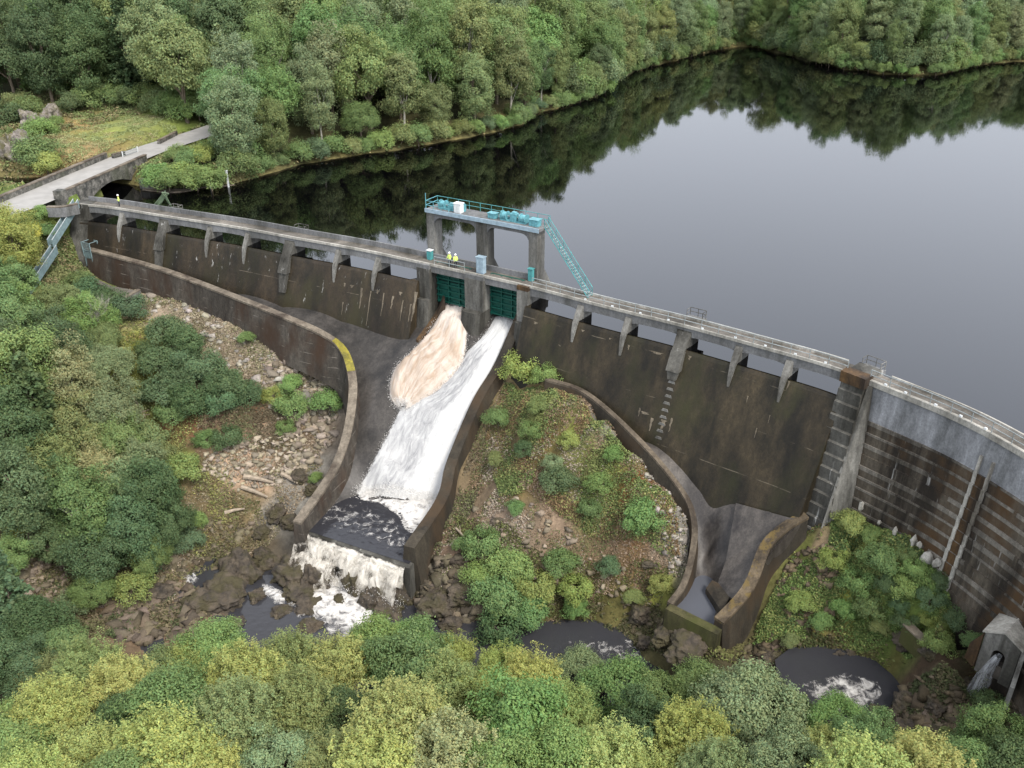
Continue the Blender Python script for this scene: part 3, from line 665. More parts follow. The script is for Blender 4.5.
# railings on the right half
def railing(a, b, s, z, name='railing', h=1.05, sp=2.0, mat='steel', parent=dam):
    m = MB(); us = rr(a, b, sp)
    for k in (h, h*.5):
        m.tube([D(u, s, z+k) for u in rr(a, b, 1.0)], .04, 5)
    for u in us: m.tube([D(u, s, z), D(u, s, z+h)], .04, 5)
    return kid(m, name, M[mat], parent)
railing(uC1+.3, uBut0-.1, 0.0, 3.08); railing(uBut1+.2, ua1, 0.0, 3.06)
railing(uA1+.5, uB0-.3, -.02, 3.08, mat='steel')
slab(uC1, uBut0-1.0, lambda u: [(-2.15, 2.45), (-2.15, 3.22), (-1.97, 3.22), (-1.97, 2.45)], M['curb'], 'parapet')
slab(uBut1+1.2, ua1, lambda u: [(-2.15, 2.45), (-2.15, 3.22), (-1.97, 3.22), (-1.97, 2.45)], M['curb'], 'parapet')
# refuges on the upstream side above the wide piers
for k, px in enumerate((163, 289, 685, 858)):
    u = UP(px); m = MB(); m.box(-1.0, 1.0, -3.3, -2.24, 2.4, 2.94, lambda a, b, c: D(u+a, b, c)); kid(m, 'refuge_slab', M['beam'])
    m = MB()
    for zz in (.45, .9): m.tube([D(u-.9, -2.3, 2.94+zz), D(u-.9, -3.2, 2.94+zz), D(u+.9, -3.2, 2.94+zz), D(u+.9, -2.3, 2.94+zz)], .04, 5)
    for a, b in ((-.9, -2.3), (-.9, -3.2), (0, -3.2), (.9, -3.2), (.9, -2.3)): m.tube([D(u+a, b, 2.94), D(u+a, b, 3.84)], .04, 5)
    kid(m, 'refuge_railing', M['pier'])
# small pale bird-dropping / lime marks along walkway: lamp studs
m = MB()
for px in (585,612,640,668,702,735,765,795,825,885,905,935,960,985): 
    u = UP(px); m = MB(); m.box(-.12, .12, -.12, .04, 3.05, 3.25, lambda a, b, c: D(u+a, b, c)); kid(m, 'kerb_light', M['whitep'])

# ------------------------------------------------------------------ sluice gates
def gatething(a, b, label):
    c = D((a+b)/2, -1.2, -2.4); g = empty('sluice_gate', c, label=label, cat='sluice gate', group='sluice gates between the gantry piers')
    m = MB(); m.loft(sweep([a+.05, b-.05], lambda u: [(-1.5, -2.4), (-1.5, 3.0), (-1.25, 3.0), (-1.25, -2.4)])); kid(m, 'gate_leaf', M['gate'], g)
    for z in np.arange(-2.2, 2.6, .78):
        m = MB(); m.loft(sweep([a+.06, b-.06], lambda u: [(-1.25, z), (-1.25, z+.16), (-.92, z+.16), (-.92, z)])); kid(m, 'gate_rib', M['gate'], g)
    m = MB()
    for f in (.04, .35, .65, .96):
        u = a+(b-a)*f; m.loft(sweep([u-.07, u+.07], lambda q: [(-1.25, -2.4), (-1.25, 3.0), (-1.0, 3.0), (-1.0, -2.4)]))
    kid(m, 'gate_stiffener', M['gate'], g)
gatething(uA1, uB0, 'dark green ribbed sluice gate above the brown water jet, left of the two')
gatething(uB1, uC0, 'dark green ribbed sluice gate above the white chute, right of the two')

# ------------------------------------------------------------------ gantry
GS = -2.3; ZT = 9.4
cols_ = [(UP(427.5, 5, GS), UP(434.8, 5, GS)), (UP(476.5, 5, GS), UP(486.8, 5, GS)), (UP(528.5, 5, GS), UP(537, 5, GS))]
gan = empty('gate_gantry', D((cols_[1][0]+cols_[1][1])/2, GS, 2.9), label='tall concrete gantry on three legs standing over the green sluice gates', cat='gantry')
for a, b in cols_:
    m = MB(); m.box(a, b, GS-1.7, GS, -1.2, ZT-.95, lambda u, s, z: D(u, s, z))
    m.loft([[D(a+.1, GS-3.6, z0), D(b-.1, GS-3.6, z0), D(b-.1, GS-1.6, z1), D(a+.1, GS-1.6, z1)] for z0, z1 in ((-1.2, -1.2), (1.4, 4.2))])
    kid(m, 'column', M['pier'], gan)
g0, g1 = UP(425.5, ZT, GS+.3), UP(539.5, ZT, GS+.3)
for (a, b), (c_, d_) in zip(cols_[:-1], cols_[1:]):
    for s0 in (GS-.45, GS-1.7):
        m = MB(); m.loft(sweep(rr(b-.01, c_+.01, .3), lambda u: [(s0, ZT-1.0-.8*abs(2*(u-b)/(c_-b)-1)**9), (s0, ZT-.35), (s0+.4, ZT-.35), (s0+.4, ZT-1.0-.8*abs(2*(u-b)/(c_-b)-1)**9)])); kid(m, 'arched_beam', M['beam'], gan)
for a, b in cols_:
    m = MB(); m.box(a, b, GS-1.69, GS-.01, ZT-.96, ZT-.35, lambda u, s, z: D(u, s, z)); kid(m, 'column_head', M['pier'], gan)
m = MB(); m.loft(sweep(rr(g0, g1), lambda u: [(GS-2.3, ZT-.34), (GS-2.3, ZT), (GS+.45, ZT), (GS+.45, ZT-.34)])); kid(m, 'platform', M['beam'], gan)
m = MB(); m.loft(sweep(rr(g0, g1), lambda u: [(GS+.38, ZT-.4), (GS+.38, ZT+.1), (GS+.52, ZT+.1), (GS+.52, ZT-.4)])); kid(m, 'toe_board', M['cabinet'], gan)
# railings of the gantry
m = MB()
for s in (GS-2.2,):
    for k in (.5, 1.05): m.tube([D(u, s, ZT+k) for u in rr(g0+.1, g1-.1)], .04, 5)
    for u in rr(g0+.1, g1-.1, 1.6): m.tube([D(u, s, ZT), D(u, s, ZT+1.05)], .04, 5)
kid(m, 'rear_railing', M['tealdark'], gan)
m = MB()
for k in (.5, 1.05):
    m.tube([D(g0+3.6, GS+.35, ZT+k), D(g0+.1, GS+.35, ZT+k), D(g0+.1, GS-2.2, ZT+k)], .045, 5)
for u in rr(g0+.1, g0+3.6, 1.15): m.tube([D(u, GS+.35, ZT), D(u, GS+.35, ZT+1.05)], .045, 5)
m.tube([D(g0+.12, GS+.35, ZT), D(g0+.12, GS+.35, ZT+2.0)], .06, 5)
kid(m, 'side_railing', M['teal'], gan)
# winches
def winch(uc, label, big):
    w = empty('gate_winch', D(uc, GS-.9, ZT), label=label, cat='winch', group='winches on top of the gantry')
    fr = lambda a, b, c: D(uc+a*.85, GS-.9+b*.8, ZT+.003+c*.68)
    m = MB(); m.box(-2.1, 2.1, -.55, .55, 0, .22, fr); kid(m, 'base_frame', M['teal'], w)
    for sx in (-1.55, 1.55):
        m = MB(); m.tube([fr(sx-.45, 0, .75), fr(sx+.45, 0, .75)], .48, 14); m.tube([fr(sx-.5, 0, .75), fr(sx-.42, 0, .75)], .6, 14); m.tube([fr(sx+.42, 0, .75), fr(sx+.5, 0, .75)], .6, 14); kid(m, 'drum', M['teal'], w)
        m = MB(); m.box(sx-.72, sx-.55, -.4, .4, .2, 1.15, fr); kid(m, 'bearing', M['tealdark'], w)
    m = MB(); m.tube([fr(-1.1, 0, .75), fr(1.1, 0, .75)], .09, 8); kid(m, 'shaft', M['steel'], w)
    m = MB(); h = 1.5 if big else 1.1
    m.box(-.5, .5, -.45, .45, .2, h, fr); m.box(-.35, .35, -.3, .3, h, h+.22, fr); kid(m, 'gearbox', M['teal'], w, bevel=.04)
    m = MB(); m.tube([fr(0, -.5, .6), fr(0, -1.2, .6)], .24, 10); kid(m, 'motor', M['cabinet'], w)
um1, um2 = (uA1+uB0)/2, (uB1+uC0)/2
winch(um1-1.4, 'pale teal gate winch inside the railed left end of the gantry', False)
winch(um2-.2, 'pale teal gate winch with a tall gearbox right of the middle of the gantry', True)
def boxthing(name, uc, s, z, dx, ds, h, mat, label, cat, door=True, group=None, cap=None):
    t = empty(name, D(uc, s, z), label=label, cat=cat, group=group); fr = lambda a, b, c: D(uc+a, s+b, z+.003+c)
    m = MB(); m.box(-dx, dx, -ds, ds, 0, h, fr); kid(m, 'housing', M[mat], t, bevel=.03)
    m = MB(); m.box(-dx-.06, dx+.06, -ds-.06, ds+.06, h+.002, h+.09, fr); kid(m, 'lid', M[cap or mat], t)
    if door:
        m = MB(); m.box(-dx*.8, -.02, ds+.003, ds+.035, .15, h-.12, fr); m.box(.02, dx*.8, ds+.003, ds+.035, .15, h-.12, fr); d = kid(m, 'door', M[mat], t)
    return t
boxthing('control_cabinet', UP(457, ZT, GS), GS-.4, ZT, .5, .4, 1.15, 'whitep', 'white box shaped control housing on the left part of the gantry top', 'control box')
boxthing('gearbox_unit', UP(490, ZT, GS), GS-.7, ZT, .55, .4, .6, 'teal', 'low teal gearbox unit in the middle of the gantry top', 'gearbox', door=False)
boxthing('gearbox_unit', UP(532, ZT, GS), GS-.7, ZT, .6, .45, .75, 'teal', 'low teal gearbox unit at the head of the teal stair', 'gearbox', door=False)
boxthing('electrical_cabinet', UP(481, 3, -.7), -.75, 2.96, .52, .36, 2.05, 'cabinet', 'tall pale blue electrical cabinet on the walkway before the middle gantry leg', 'cabinet')
boxthing('valve_pedestal', UP(429.5, 3, -1.4), -1.55, 2.96, .32, .3, 1.2, 'tealdark', 'dark green pedestal with a white cap beside the left gantry leg', 'pedestal', door=False, cap='whitep')
boxthing('valve_pedestal', UP(530.5, 3, -1.6), -1.7, 2.96, .3, .25, 1.5, 'tealdark', 'dark green pedestal at the foot of the right gantry leg', 'pedestal', door=False)
# teal stair
st = empty('access_stair', D(UP(592), -1.5, 2.96), label='steep teal metal stair from the gantry top down to the walkway', cat='stair')
us0, us1 = g1-.1, UP(590, 3, -1.5)
sa, sb = GS-1.4, -1.5
def SP(f, ds, dz): return D(us0+(us1-us0)*f, sa+(sb-sa)*f+ds, ZT+(2.97-ZT)*f+dz)
for ds in (-.45, .45):
    m = MB(); m.tube([SP(0, ds, 0), SP(1, ds, 0)], .09, 4); kid(m, 'stringer', M['tealdark'], st)
    m = MB(); m.tube([SP(0, ds, 1.0), SP(1, ds, 1.0)], .05, 5); m.tube([SP(0, ds, .5), SP(1, ds, .5)], .04, 5)
    for f in np.linspace(0, 1, 7): m.tube([SP(f, ds, 0), SP(f, ds, 1.0)], .04, 5)
    kid(m, 'handrail', M['tealdark'], st)
for f in np.linspace(.02, .98, 24):
    m = MB(); q = lambda a, b, c: tuple(np.array(SP(f, b, c))+np.array((a*.8, -a*.57, 0)))
    m.box(-.14, .14, -.4, .4, -.02, .03, q); kid(m, 'tread', M['steel'], st)

# ------------------------------------------------------------------ training walls
def wall(name, line, thick, depth, label, body, cap, capd=.28, side=0, capw=.08, foot=None):
    L = line; t = np.gradient(L[:, :2], axis=0); t /= np.linalg.norm(t, axis=1)[:, None]; nn = np.stack([t[:, 1], -t[:, 0]], 1)
    w = empty(name, tuple(L[len(L)//2]), label=label, cat='wall')
    m = MB(); secs = []
    for i, p in enumerate(L):
        n = nn[i]; d = depth(i/(len(L)-1)) if callable(depth) else depth; b0 = .12*d if side <= 0 else .02*d; b1 = .12*d if side >= 0 else .02*d
        h = thick/2
        secs.append([(p[0]-n[0]*(h+b0), p[1]-n[1]*(h+b0), p[2]-d), (p[0]+n[0]*(h+b1), p[1]+n[1]*(h+b1), p[2]-d), (p[0]+n[0]*h, p[1]+n[1]*h, p[2]-capd), (p[0]-n[0]*h, p[1]-n[1]*h, p[2]-capd)])
    m.loft(secs); kid(m, 'wall_body', M[body], w)
    m = MB(); secs = []; h = thick/2+capw
    for i, p in enumerate(L):
        n = nn[i]; secs.append([(p[0]-n[0]*h, p[1]-n[1]*h, p[2]-capd+.003), (p[0]+n[0]*h, p[1]+n[1]*h, p[2]-capd+.003), (p[0]+n[0]*h, p[1]+n[1]*h, p[2]), (p[0]-n[0]*h, p[1]-n[1]*h, p[2])])
    m.loft(secs); kid(m, 'coping', M[cap], w); return w
lw = wall('training_wall', LW, .9, 6.5, 'long curved concrete wall enclosing the left side of the spillway apron', 'wall', 'wallcap')
# lichen patch on its bend
i0 = [i for i, p in enumerate(LW) if 332 < proj(*p)[0] and proj(*p)[1] < 372 and proj(*p)[1] > 338]
seg_ = LW[i0[0]:i0[-1]+1]; t = np.gradient(seg_[:, :2], axis=0); t /= np.linalg.norm(t, axis=1)[:, None]
m = MB(); m.loft([[(p[0]-a[1]*.5, p[1]+a[0]*.5, p[2]+.004), (p[0]+a[1]*.5, p[1]-a[0]*.5, p[2]+.004), (p[0]+a[1]*.5, p[1]-a[0]*.5, p[2]+.05), (p[0]-a[1]*.5, p[1]+a[0]*.5, p[2]+.05)] for p, a in zip(seg_, t)]); M['lich'] = concrete('yellow_lichen_crust', C(160, 148, 52), C(104, 100, 60), streak=.8); kid(m, 'lichen_crust', M['lich'], lw)
wall('training_wall', RW, 1.3, 7.5, 'dark mossy wall along the right edge of the white chute', 'wallright', 'wallright', capw=.0)
wall('training_wall', IW, .6, 5.0, 'thin curved brown wall between the rocky island and the right channel', 'wallright', 'darkcap', capw=.02)
wall('training_wall', SW, .9, 7.0, 'winding lichened wall from the stepped buttress down to the small channel pool', 'wallright', 'lichencap', capw=.12)
# weir at end of main pool
a, b = at(300,528,-20), at(411,566,-20); d = (b-a)/np.linalg.norm(b-a); n = np.array((d[1], -d[0], 0))
if n[1] > 0: n = -n
def WF(u, s, z): p = a+d*u+n*s; return (p[0], p[1], z)
Lw = np.linalg.norm((b-a))
wr = empty('weir', WF(Lw/2, 0, -25), label='straight dark concrete lip across the lower end of the churning pool', cat='weir')
m = MB(); m.loft([[WF(u, -.9, -27), WF(u, .5, -27), WF(u, .35, -20.1), WF(u, .1, -19.92), WF(u, -.4, -19.9), WF(u, -.9, -20.3)] for u in (0, Lw)]); kid(m, 'lip', M['pierdark'], wr)
a2, b2 = at(668,606,-18.9), at(720,632,-18.9)
d2 = (b2-a2)/np.linalg.norm(b2-a2); n2 = np.array((-d2[1], d2[0], 0)); L2 = np.linalg.norm(b2-a2)
def W2(u, s, z): p = a2+d2*u+n2*s; return (p[0], p[1], z)
sl = empty('cross_wall', W2(L2/2, 0, -22), label='low mossy concrete wall closing the small still pool of the right channel', cat='wall')
m = MB(); m.loft([[W2(u, -.75, -23.5), W2(u, .75, -23.5), W2(u, .5, -18.9), W2(u, -.5, -18.9)] for u in (0, L2)]); M['mossy'] = concrete('mossy_concrete', C(84, 80, 52), C(52, 50, 30), moss=C(72, 76, 34), streak=.8); kid(m, 'body', M['mossy'], sl)
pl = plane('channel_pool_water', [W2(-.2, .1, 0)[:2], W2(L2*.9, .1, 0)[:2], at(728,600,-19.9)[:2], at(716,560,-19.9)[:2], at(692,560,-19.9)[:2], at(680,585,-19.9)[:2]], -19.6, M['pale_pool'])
# slanting slab in right channel
m = MB(); pts = [at(736,503,-12.3), at(802,521,-11.6), at(775,548,-13.9), at(738,602,-17.8), at(716,588,-18.6), at(726,560,-16.8)]
bot = [(p[0], p[1], p[2]-2.5) for p in pts]; k = len(pts); m.v = bot+[tuple(p) for p in pts]; m.f = [tuple(range(k))[::-1], tuple(range(k, 2*k))]+[(i, (i+1) % k, k+(i+1) % k, k+i) for i in range(k)]
bs = empty('guide_slab', tuple(pts[5]-np.array((0, 0, 3))), label='sloping triangular concrete slab below the dam face in the right channel', cat='slab'); kid(m, 'slab', M['floor2'], bs, fix=True)
# concrete block step by pool
m = MB(); q = [at(712,580,-18.4), at(733,590,-17.9), at(722,612,-18.6), at(706,588,-18.9)]
m.v = [(p[0], p[1], -22) for p in q]+[tuple(p) for p in q]; m.f = [(3, 2, 1, 0), (4, 5, 6, 7)]+[(i, (i+1) % 4, 4+(i+1) % 4, 4+i) for i in range(4)]
bk = empty('pool_block', tuple(q[0]-np.array((0, 0, 2))), label='angular dark concrete block jutting into the small still pool', cat='block'); kid(m, 'body', M['wallright'], bk)

# ------------------------------------------------------------------ pool and flowing water
poolp = [tuple(at(*p, -19.86)[:2]) for p in ((302,529),(409,564),(425,545),(440,520),(452,495),(380,470),(350,470),(325,480))]
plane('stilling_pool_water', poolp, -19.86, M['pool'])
def floorhit(px, py, dz=0, fn=FL1):
    r = ray(px, py); ts = np.linspace((-1-CH)/r[2], (-23-CH)/r[2], 400); P = ts[:, None]*r[None]+np.array((0, 0, CH)); g = fn(P[:, :2])+dz
    ok = P[:, 2] <= g; k = np.argmax(ok) if ok.any() else len(ts)-1
    return P[k]
def resample(pl_, n):
    P = catmull([np.array(p, float) for p in pl_], 3); d = np.concatenate([[0], np.cumsum(np.linalg.norm(np.diff(P, axis=0), axis=1))]); q = np.linspace(0, d[-1], n)
    return np.stack([np.interp(q, d, P[:, 0]), np.interp(q, d, P[:, 1])], 1)
sm = lambda x, a, b: float(np.clip((x-a)/(b-a), 0, 1)**2*(3-2*np.clip((x-a)/(b-a), 0, 1)))
def stream(name, left, right, zf, thick, mat, fo, nu=26, nv=90, namp=.12, parent=None):
    A = resample(left, nv); B = resample(right, nv); V = []; UVs = []; fm = []; ed = []; EP = []
    for j in range(nv):
        v = j/(nv-1); la = floorhit(*A[j], zf); lb = floorhit(*B[j], zf)
        for i in range(nu):
            u = i/(nu-1); p = la*(1-u)+lb*u
            g = FL1(p[None, :2])[0]
            edge = min(1, 4*u*(1-u)*1.6)
            tp = 1-sm(v, .93, 1.0) if name == 'chute_water' else 1
            z = g+.05+thick(u, v)*edge*tp
            nzv = float(fbm(np.array([[p[0]*2.2, p[1]*.9]]), .9, 3, 8)[0])*namp*edge
            V.append((p[0], p[1], z+nzv)); UVs.append((u, v)); fm.append(fo(u, v)); ed.append(min(.6, min(u, 1-u)*(9 if name == 'jet_water' else 14)*.6, (1-v)*(14 if name == 'jet_water' else 60)*.6 if name == 'jet_water' else .6)); EP.append((p[0], p[1], z+nzv))
    EDG[name] = np.array(EP).reshape(nv, nu, 3)
    idx = np.arange(nu*nv).reshape(nv, nu); Q = np.stack([idx[:-1, :-1], idx[:-1, 1:], idx[1:, 1:], idx[1:, :-1]], -1).reshape(-1, 4)
    o = npmesh(name, V, Q, mat, smooth=True, extra={'foam': fm, 'edge': ed}, uv=UVs); tag(o, kind='structure'); return o
EDG = {}
sm = lambda x, a, b: float(np.clip((x-a)/(b-a), 0, 1)**2*(3-2*np.clip((x-a)/(b-a), 0, 1)))
def fsheet(u, v):
    right = sm(u, .50+.05*(1-v), .66); lefts = (1-sm(u, .22, .42))*sm(v, .42, .5)*.75
    topw = (1-sm(v, .10, .22))
    endw = sm(v, .955, .985)*.6
    return max(right, lefts*.35, topw*.8)*.30+endw*.3-.02
stream('chute_water', [(495,316),(484,334),(468,350),(452,372),(430,392),(404,404),(388,432),(372,462),(356,492)], [(520,322),(512,338),(504,352),(493,372),(485,388),(476,403),(460,440),(446,478),(434,506)], .25, lambda u, v: .30+.1*u, M['sheet'], fsheet, 30, 110, .10)
def fjet(u, v): 
    e = sm(v, .90, .975); s = max(0, 1-min(u, 1-u)/.10)
    return -.10+.30*(1-sm(v, .0, .35))+.6*e+.30*s
stream('jet_water', [(443,300),(434,318),(424,334),(408,350),(394,364),(389,380),(391,395),(401,405)], [(467,306),(467,325),(466,345),(462,360),(450,376),(434,390),(418,399),(405,406)], .9, lambda u, v: .75+1.0*math.sin(math.pi*min(1, v*1.02))*.8, M['jet'], fjet, 26, 90, .16)
# torn droplets along the edges of the jet, the chute and the plunge line
def droplets(name, centres, spread, n, mat, smin=.03, smax=.10):
    r = np.random.default_rng(len(name)+n); C0 = np.asarray(centres); P = C0[r.integers(0, len(C0), n)]+r.normal(size=(n, 3))*np.array(spread); P[:, 2] += np.abs(r.normal(size=n))*spread[2]
    V, Q = leaves_np(P, r.normal(size=(n, 3)), r.uniform(smin, smax, n), r); o = npmesh(name, V, Q, mat, cols=np.repeat(r.uniform(.8, 1.0, n), 4)); tag(o, kind='stuff')
J = EDG['jet_water']; S_ = EDG['chute_water']
M['drop'], nt_, b_ = newmat('white_water_drops'); b_.inputs['Base Color'].default_value = (.56, .54, .51, 1); b_.inputs['Roughness'].default_value = .6
droplets('jet_spray', np.concatenate([J[:, :2].reshape(-1, 3), J[:, -2:].reshape(-1, 3), J[-8:].reshape(-1, 3)]), (.22, .22, .08), 5000, M['drop'], .02, .07)
droplets('chute_spray', np.concatenate([S_[:, :1].reshape(-1, 3), S_[30:, -2:].reshape(-1, 3)]), (.2, .2, .08), 3500, M['drop'], .02, .06)
droplets('plunge_spray', S_[-5:].reshape(-1, 3)+np.array((0, 0, .25)), (.35, .6, .12), 7000, M['drop'], .02, .07)
# brown bank wall left of jet
gw = MB(); q0 = [at(444,296,-1.2), at(434,318,-4.0), at(418,340,-6.0)]
gl = catmull(q0, .5); wall('guide_wall', gl, .7, 4.0, 'short rust brown guide wall sloping down left of the brown jet', 'rust', 'rust', capw=0)
# foam patches on pool
def foampatch(name, poly, z, foamv=.0, mat=M['foam'], sc=1, label=None, dens=.16):
    P = np.array([at(*p, z)[:2] for p in poly]); x = np.arange(P[:, 0].min(), P[:, 0].max(), dens); y = np.arange(P[:, 1].min(), P[:, 1].max(), dens)
    A, B = np.meshgrid(x, y); X = np.stack([A.ravel(), B.ravel()], 1); ok = inside(X, [tuple(p) for p in P]); dd = distseg(X, [tuple(p) for p in P]+[tuple(P[0])])
    n1, n2 = A.shape; id_ = np.arange(n1*n2).reshape(n1, n2); Q = np.stack([id_[:-1, :-1], id_[:-1, 1:], id_[1:, 1:], id_[1:, :-1]], -1).reshape(-1, 4); Q = Q[ok[Q].all(1)]
    Z = z+.03+.06*fbm(X, 1.2, 3, 6); fv = foamv+np.clip(dd/1.2, 0, 1)*.14-.12
    uv = X/8.; used = np.unique(Q); rm = np.full(n1*n2, -1); rm[used] = np.arange(len(used))
    o = npmesh(name, np.column_stack([X, Z])[used], rm[Q], mat, smooth=True, extra={'foam': fv[used]}, uv=uv[used]); tag(o, kind='structure'); return o
foampatch('pool_foam', [(350,480),(372,474),(400,476),(438,480),(446,500),(434,532),(424,541),(404,530),(398,516),(380,504),(360,500)], -19.83, .20)
foampatch('pool_foam', [(320,500),(350,500),(402,518),(418,545),(405,556),(360,540),(312,524)], -19.84, -.07)
foampatch('pool_foam', [(318,512),(330,486),(342,478),(346,486),(334,500),(322,522)], -19.83, .03)
# waterfall over the weir
def fallsheet(name, u0, u1, zt, zb, s0, s1, foamv, seed):
    nu, nv = 60, 16; V = []; UVs = []; fm = []
    for j in range(nv):
        v = j/(nv-1); 
        for i in range(nu):
            u = u0+(u1-u0)*i/(nu-1); s = s0+(s1-s0)*(v**.65)+.16*float(fbm(np.array([[u*1.1, v*1.5+seed]]), 1., 3, seed)[0])*(.3+v)
            V.append(WF(u, s, zt+(zb-zt)*v**1.3)); UVs.append((u/14, v)); fm.append(foamv+.10*float(fbm(np.array([[u*.45, seed*3.1]]), 1., 2, seed)[0])-.06*v-.28*(1-sm(v, 0, .16)))
    idx = np.arange(nu*nv).reshape(nv, nu); Q = np.stack([idx[:-1, :-1], idx[:-1, 1:], idx[1:, 1:], idx[1:, :-1]], -1).reshape(-1, 4)
    o = npmesh(name, V, Q, M['fall'], smooth=True, extra={'foam': fm}, uv=UVs); tag(o, kind='structure'); return o
fallsheet('waterfall', .1, Lw-.5, -20.05, -22.5, .42, 1.2, .12, 2)
fallsheet('waterfall', .1, Lw-.8, -20.3, -24.2, .5, 2.6, -.015, 5)
fallsheet('waterfall', .4, 6.0, -21.6, -24.4, 1.2, 3.9, -.02, 9)
droplets('waterfall_spray', [WF(u, 1.6+.8*random.random(), WL+.3+random.random()*.6) for u in np.arange(.5, Lw-.5, .15)], (.5, .5, .35), 6000, M['drop'], .02, .08)
foampatch('river_foam', [(285,565),(330,560),(372,590),(408,580),(402,612),(375,630),(352,636),(330,622),(308,612)], WL+.12, .17)
foampatch('river_foam', [(262,590),(300,600),(340,615),(370,640),(350,650),(320,628),(280,612)], WL+.05, .03)
foampatch('river_foam', [(222,560),(236,552),(252,556),(258,568),(244,576),(224,574)], WL+.06, .14)
foampatch('river_foam', [(262,582),(292,594),(296,604),(276,604),(260,592)], WL+.06, .14)
foampatch('river_foam', [(144,594),(158,586),(176,594),(172,604),(150,602)], WL+.2, .16)
foampatch('river_foam', [(178,578),(195,572),(200,580),(188,588)], WL+.2, .10)
foampatch('river_foam', [(800,684),(845,672),(878,682),(884,694),(870,712),(835,712),(810,696)], WL2+.03, .06)
foampatch('river_foam', [(560,632),(640,640),(672,668),(620,668),(570,648)], WL+.02, -.06)

# ------------------------------------------------------------------ rocks
def rockmesh(seed, rough=.34, sub=5):
    bm = bmesh.new(); bmesh.ops.create_icosphere(bm, subdivisions=sub, radius=1)
    rs = random.Random(seed); planes = [(Vector((rs.gauss(0, 1), rs.gauss(0, 1), rs.gauss(0, 1))).normalized(), rs.uniform(.62, .9)) for _ in range(11)]
    for v in bm.verts:
        p = v.co.normalized(); q = p.copy()
        for n_, d_ in planes:
            k = q.dot(n_)
            if k > d_: q -= n_*(k-d_)*.9
        f = 1+rough*mnoise.fractal(p*1.6+Vector((seed, 0, 0)), .75, 2.1, 7)-.10*abs(mnoise.noise(p*5+Vector((seed, 3, 0))))
        v.co = q*f
    me = bpy.data.meshes.new('boulder'); bm.to_mesh(me); bm.free(); me.polygons.foreach_set('use_smooth', [True]*len(me.polygons)); me.materials.append(M['rock']); return me
RM = [rockmesh(i) for i in range(10)]
rocks = [(242,566,24,.75,'large rounded brown boulder left of the waterfall, between two foaming runs'),(270,563,13,.7,'brown boulder touching the right side of the large rounded boulder'),(296,575,16,.8,'dark upright boulder at the left foot of the waterfall'),(318,584,13,1.0,'dark block of rock splitting the left part of the waterfall'),(317,560,9,.8,'small dark rock just under the left end of the weir lip'),
 (303,598,14,.6,'low wet rock in the white run below the waterfall'),(357,590,11,1.3,'tall dark rock standing in the middle of the waterfall'),(374,602,12,.9,'broad dark rock right of the tall rock in the waterfall'),(388,612,12,.6,'flat wet rock at the lower right of the waterfall'),(374,576,6,.9,'small dark rock poking through the upper waterfall'),(402,590,12,1.0,'dark rock under the right end of the weir lip'),(385,588,7,.8,'small rock between the right hand falls'),
 (225,590,26,.55,'wide weedy brown rock below the large rounded boulder'),(200,600,18,.5,'weedy rock at the left of the wide brown rock'),(262,552,9,.6,'small rock above the large rounded boulder'),(290,520,10,.7,'grey rock beside the end of the left curved wall'),(278,512,12,.7,'grey angular rock uphill from the left wall end'),(262,530,9,.6,'brown rock on the bank above the rapids'),
 (300,475,9,.8,'dark angular rock in the gully by the left wall'),(312,488,8,.7,'small dark rock nearest the inside of the left wall'),(308,612,10,.5,'low dark rock just above the foreground trees below the falls'),(340,606,6,.6,'small dark stone in foam below the falls'),(345,575,5,.9,'small stone under the left half of the weir'),
 (905,728,17,.5,'broad broken brown rock mass at the near side of the right river pool'),(938,730,13,.5,'brown rock beside the foot of the outlet spray'),(878,712,12,.5,'small brown rock at the edge of the foaming patch'),(838,655,8,.5,'small brown rock at the far edge of the right pool'),(850,651,6,.5,'smallest brown rock at the far edge of the right pool'),(930,652,10,.8,'dark rock overhanging the far side of the right pool'),(966,680,9,.7,'dark rock left of the outlet spray'),(905,640,11,.8,'brown rock at the crevice above the right pool'),
 (690,640,24,.5,'mossy rock shelf below the low cross wall'),(665,632,16,.5,'mossy rock left of the shelf below the cross wall'),(640,610,14,.6,'grey brown rock on the lower edge of the island'),(440,600,20,.6,'brown broken rock below the right chute wall'),(462,590,16,.6,'crumbly rock right of the chute wall foot'),(425,585,12,.7,'dark rock touching the foot of the right chute wall'),(452,620,14,.5,'low crumbly rock above the foreground trees'),
 (600,648,5,.4,'small pale stone breaking the surface of the middle pool'),(1012,705,12,.6,'brown rock right of the spray foot'),(500,520,8,.5,'flat rust brown rock on the island slope'),(650,562,8,.35,'flat grey slab of rock on the island'),(160,590,14,.5,'pale brown rock mound by the leftmost foam'),(258,600,11,.6,'brown boulder below the wide weedy rock'),(284,618,10,.6,'wet boulder in the dark run left of the foam'),(236,622,12,.5,'low boulder just above the foreground trees at left'),(312,634,9,.6,'dark wet stone nearest the foreground trees by the falls'),(905,700,14,.6,'brown rock left of the mound by the outlet'),(935,702,13,.6,'brown rock on the mound facing the outlet'),(960,725,12,.6,'dark rock on the near side of the outlet spray'),(775,655,11,.5,'brown rock at the left end of the right pool'),(645,640,9,.5,'low mossy rock at the middle pool edge')]
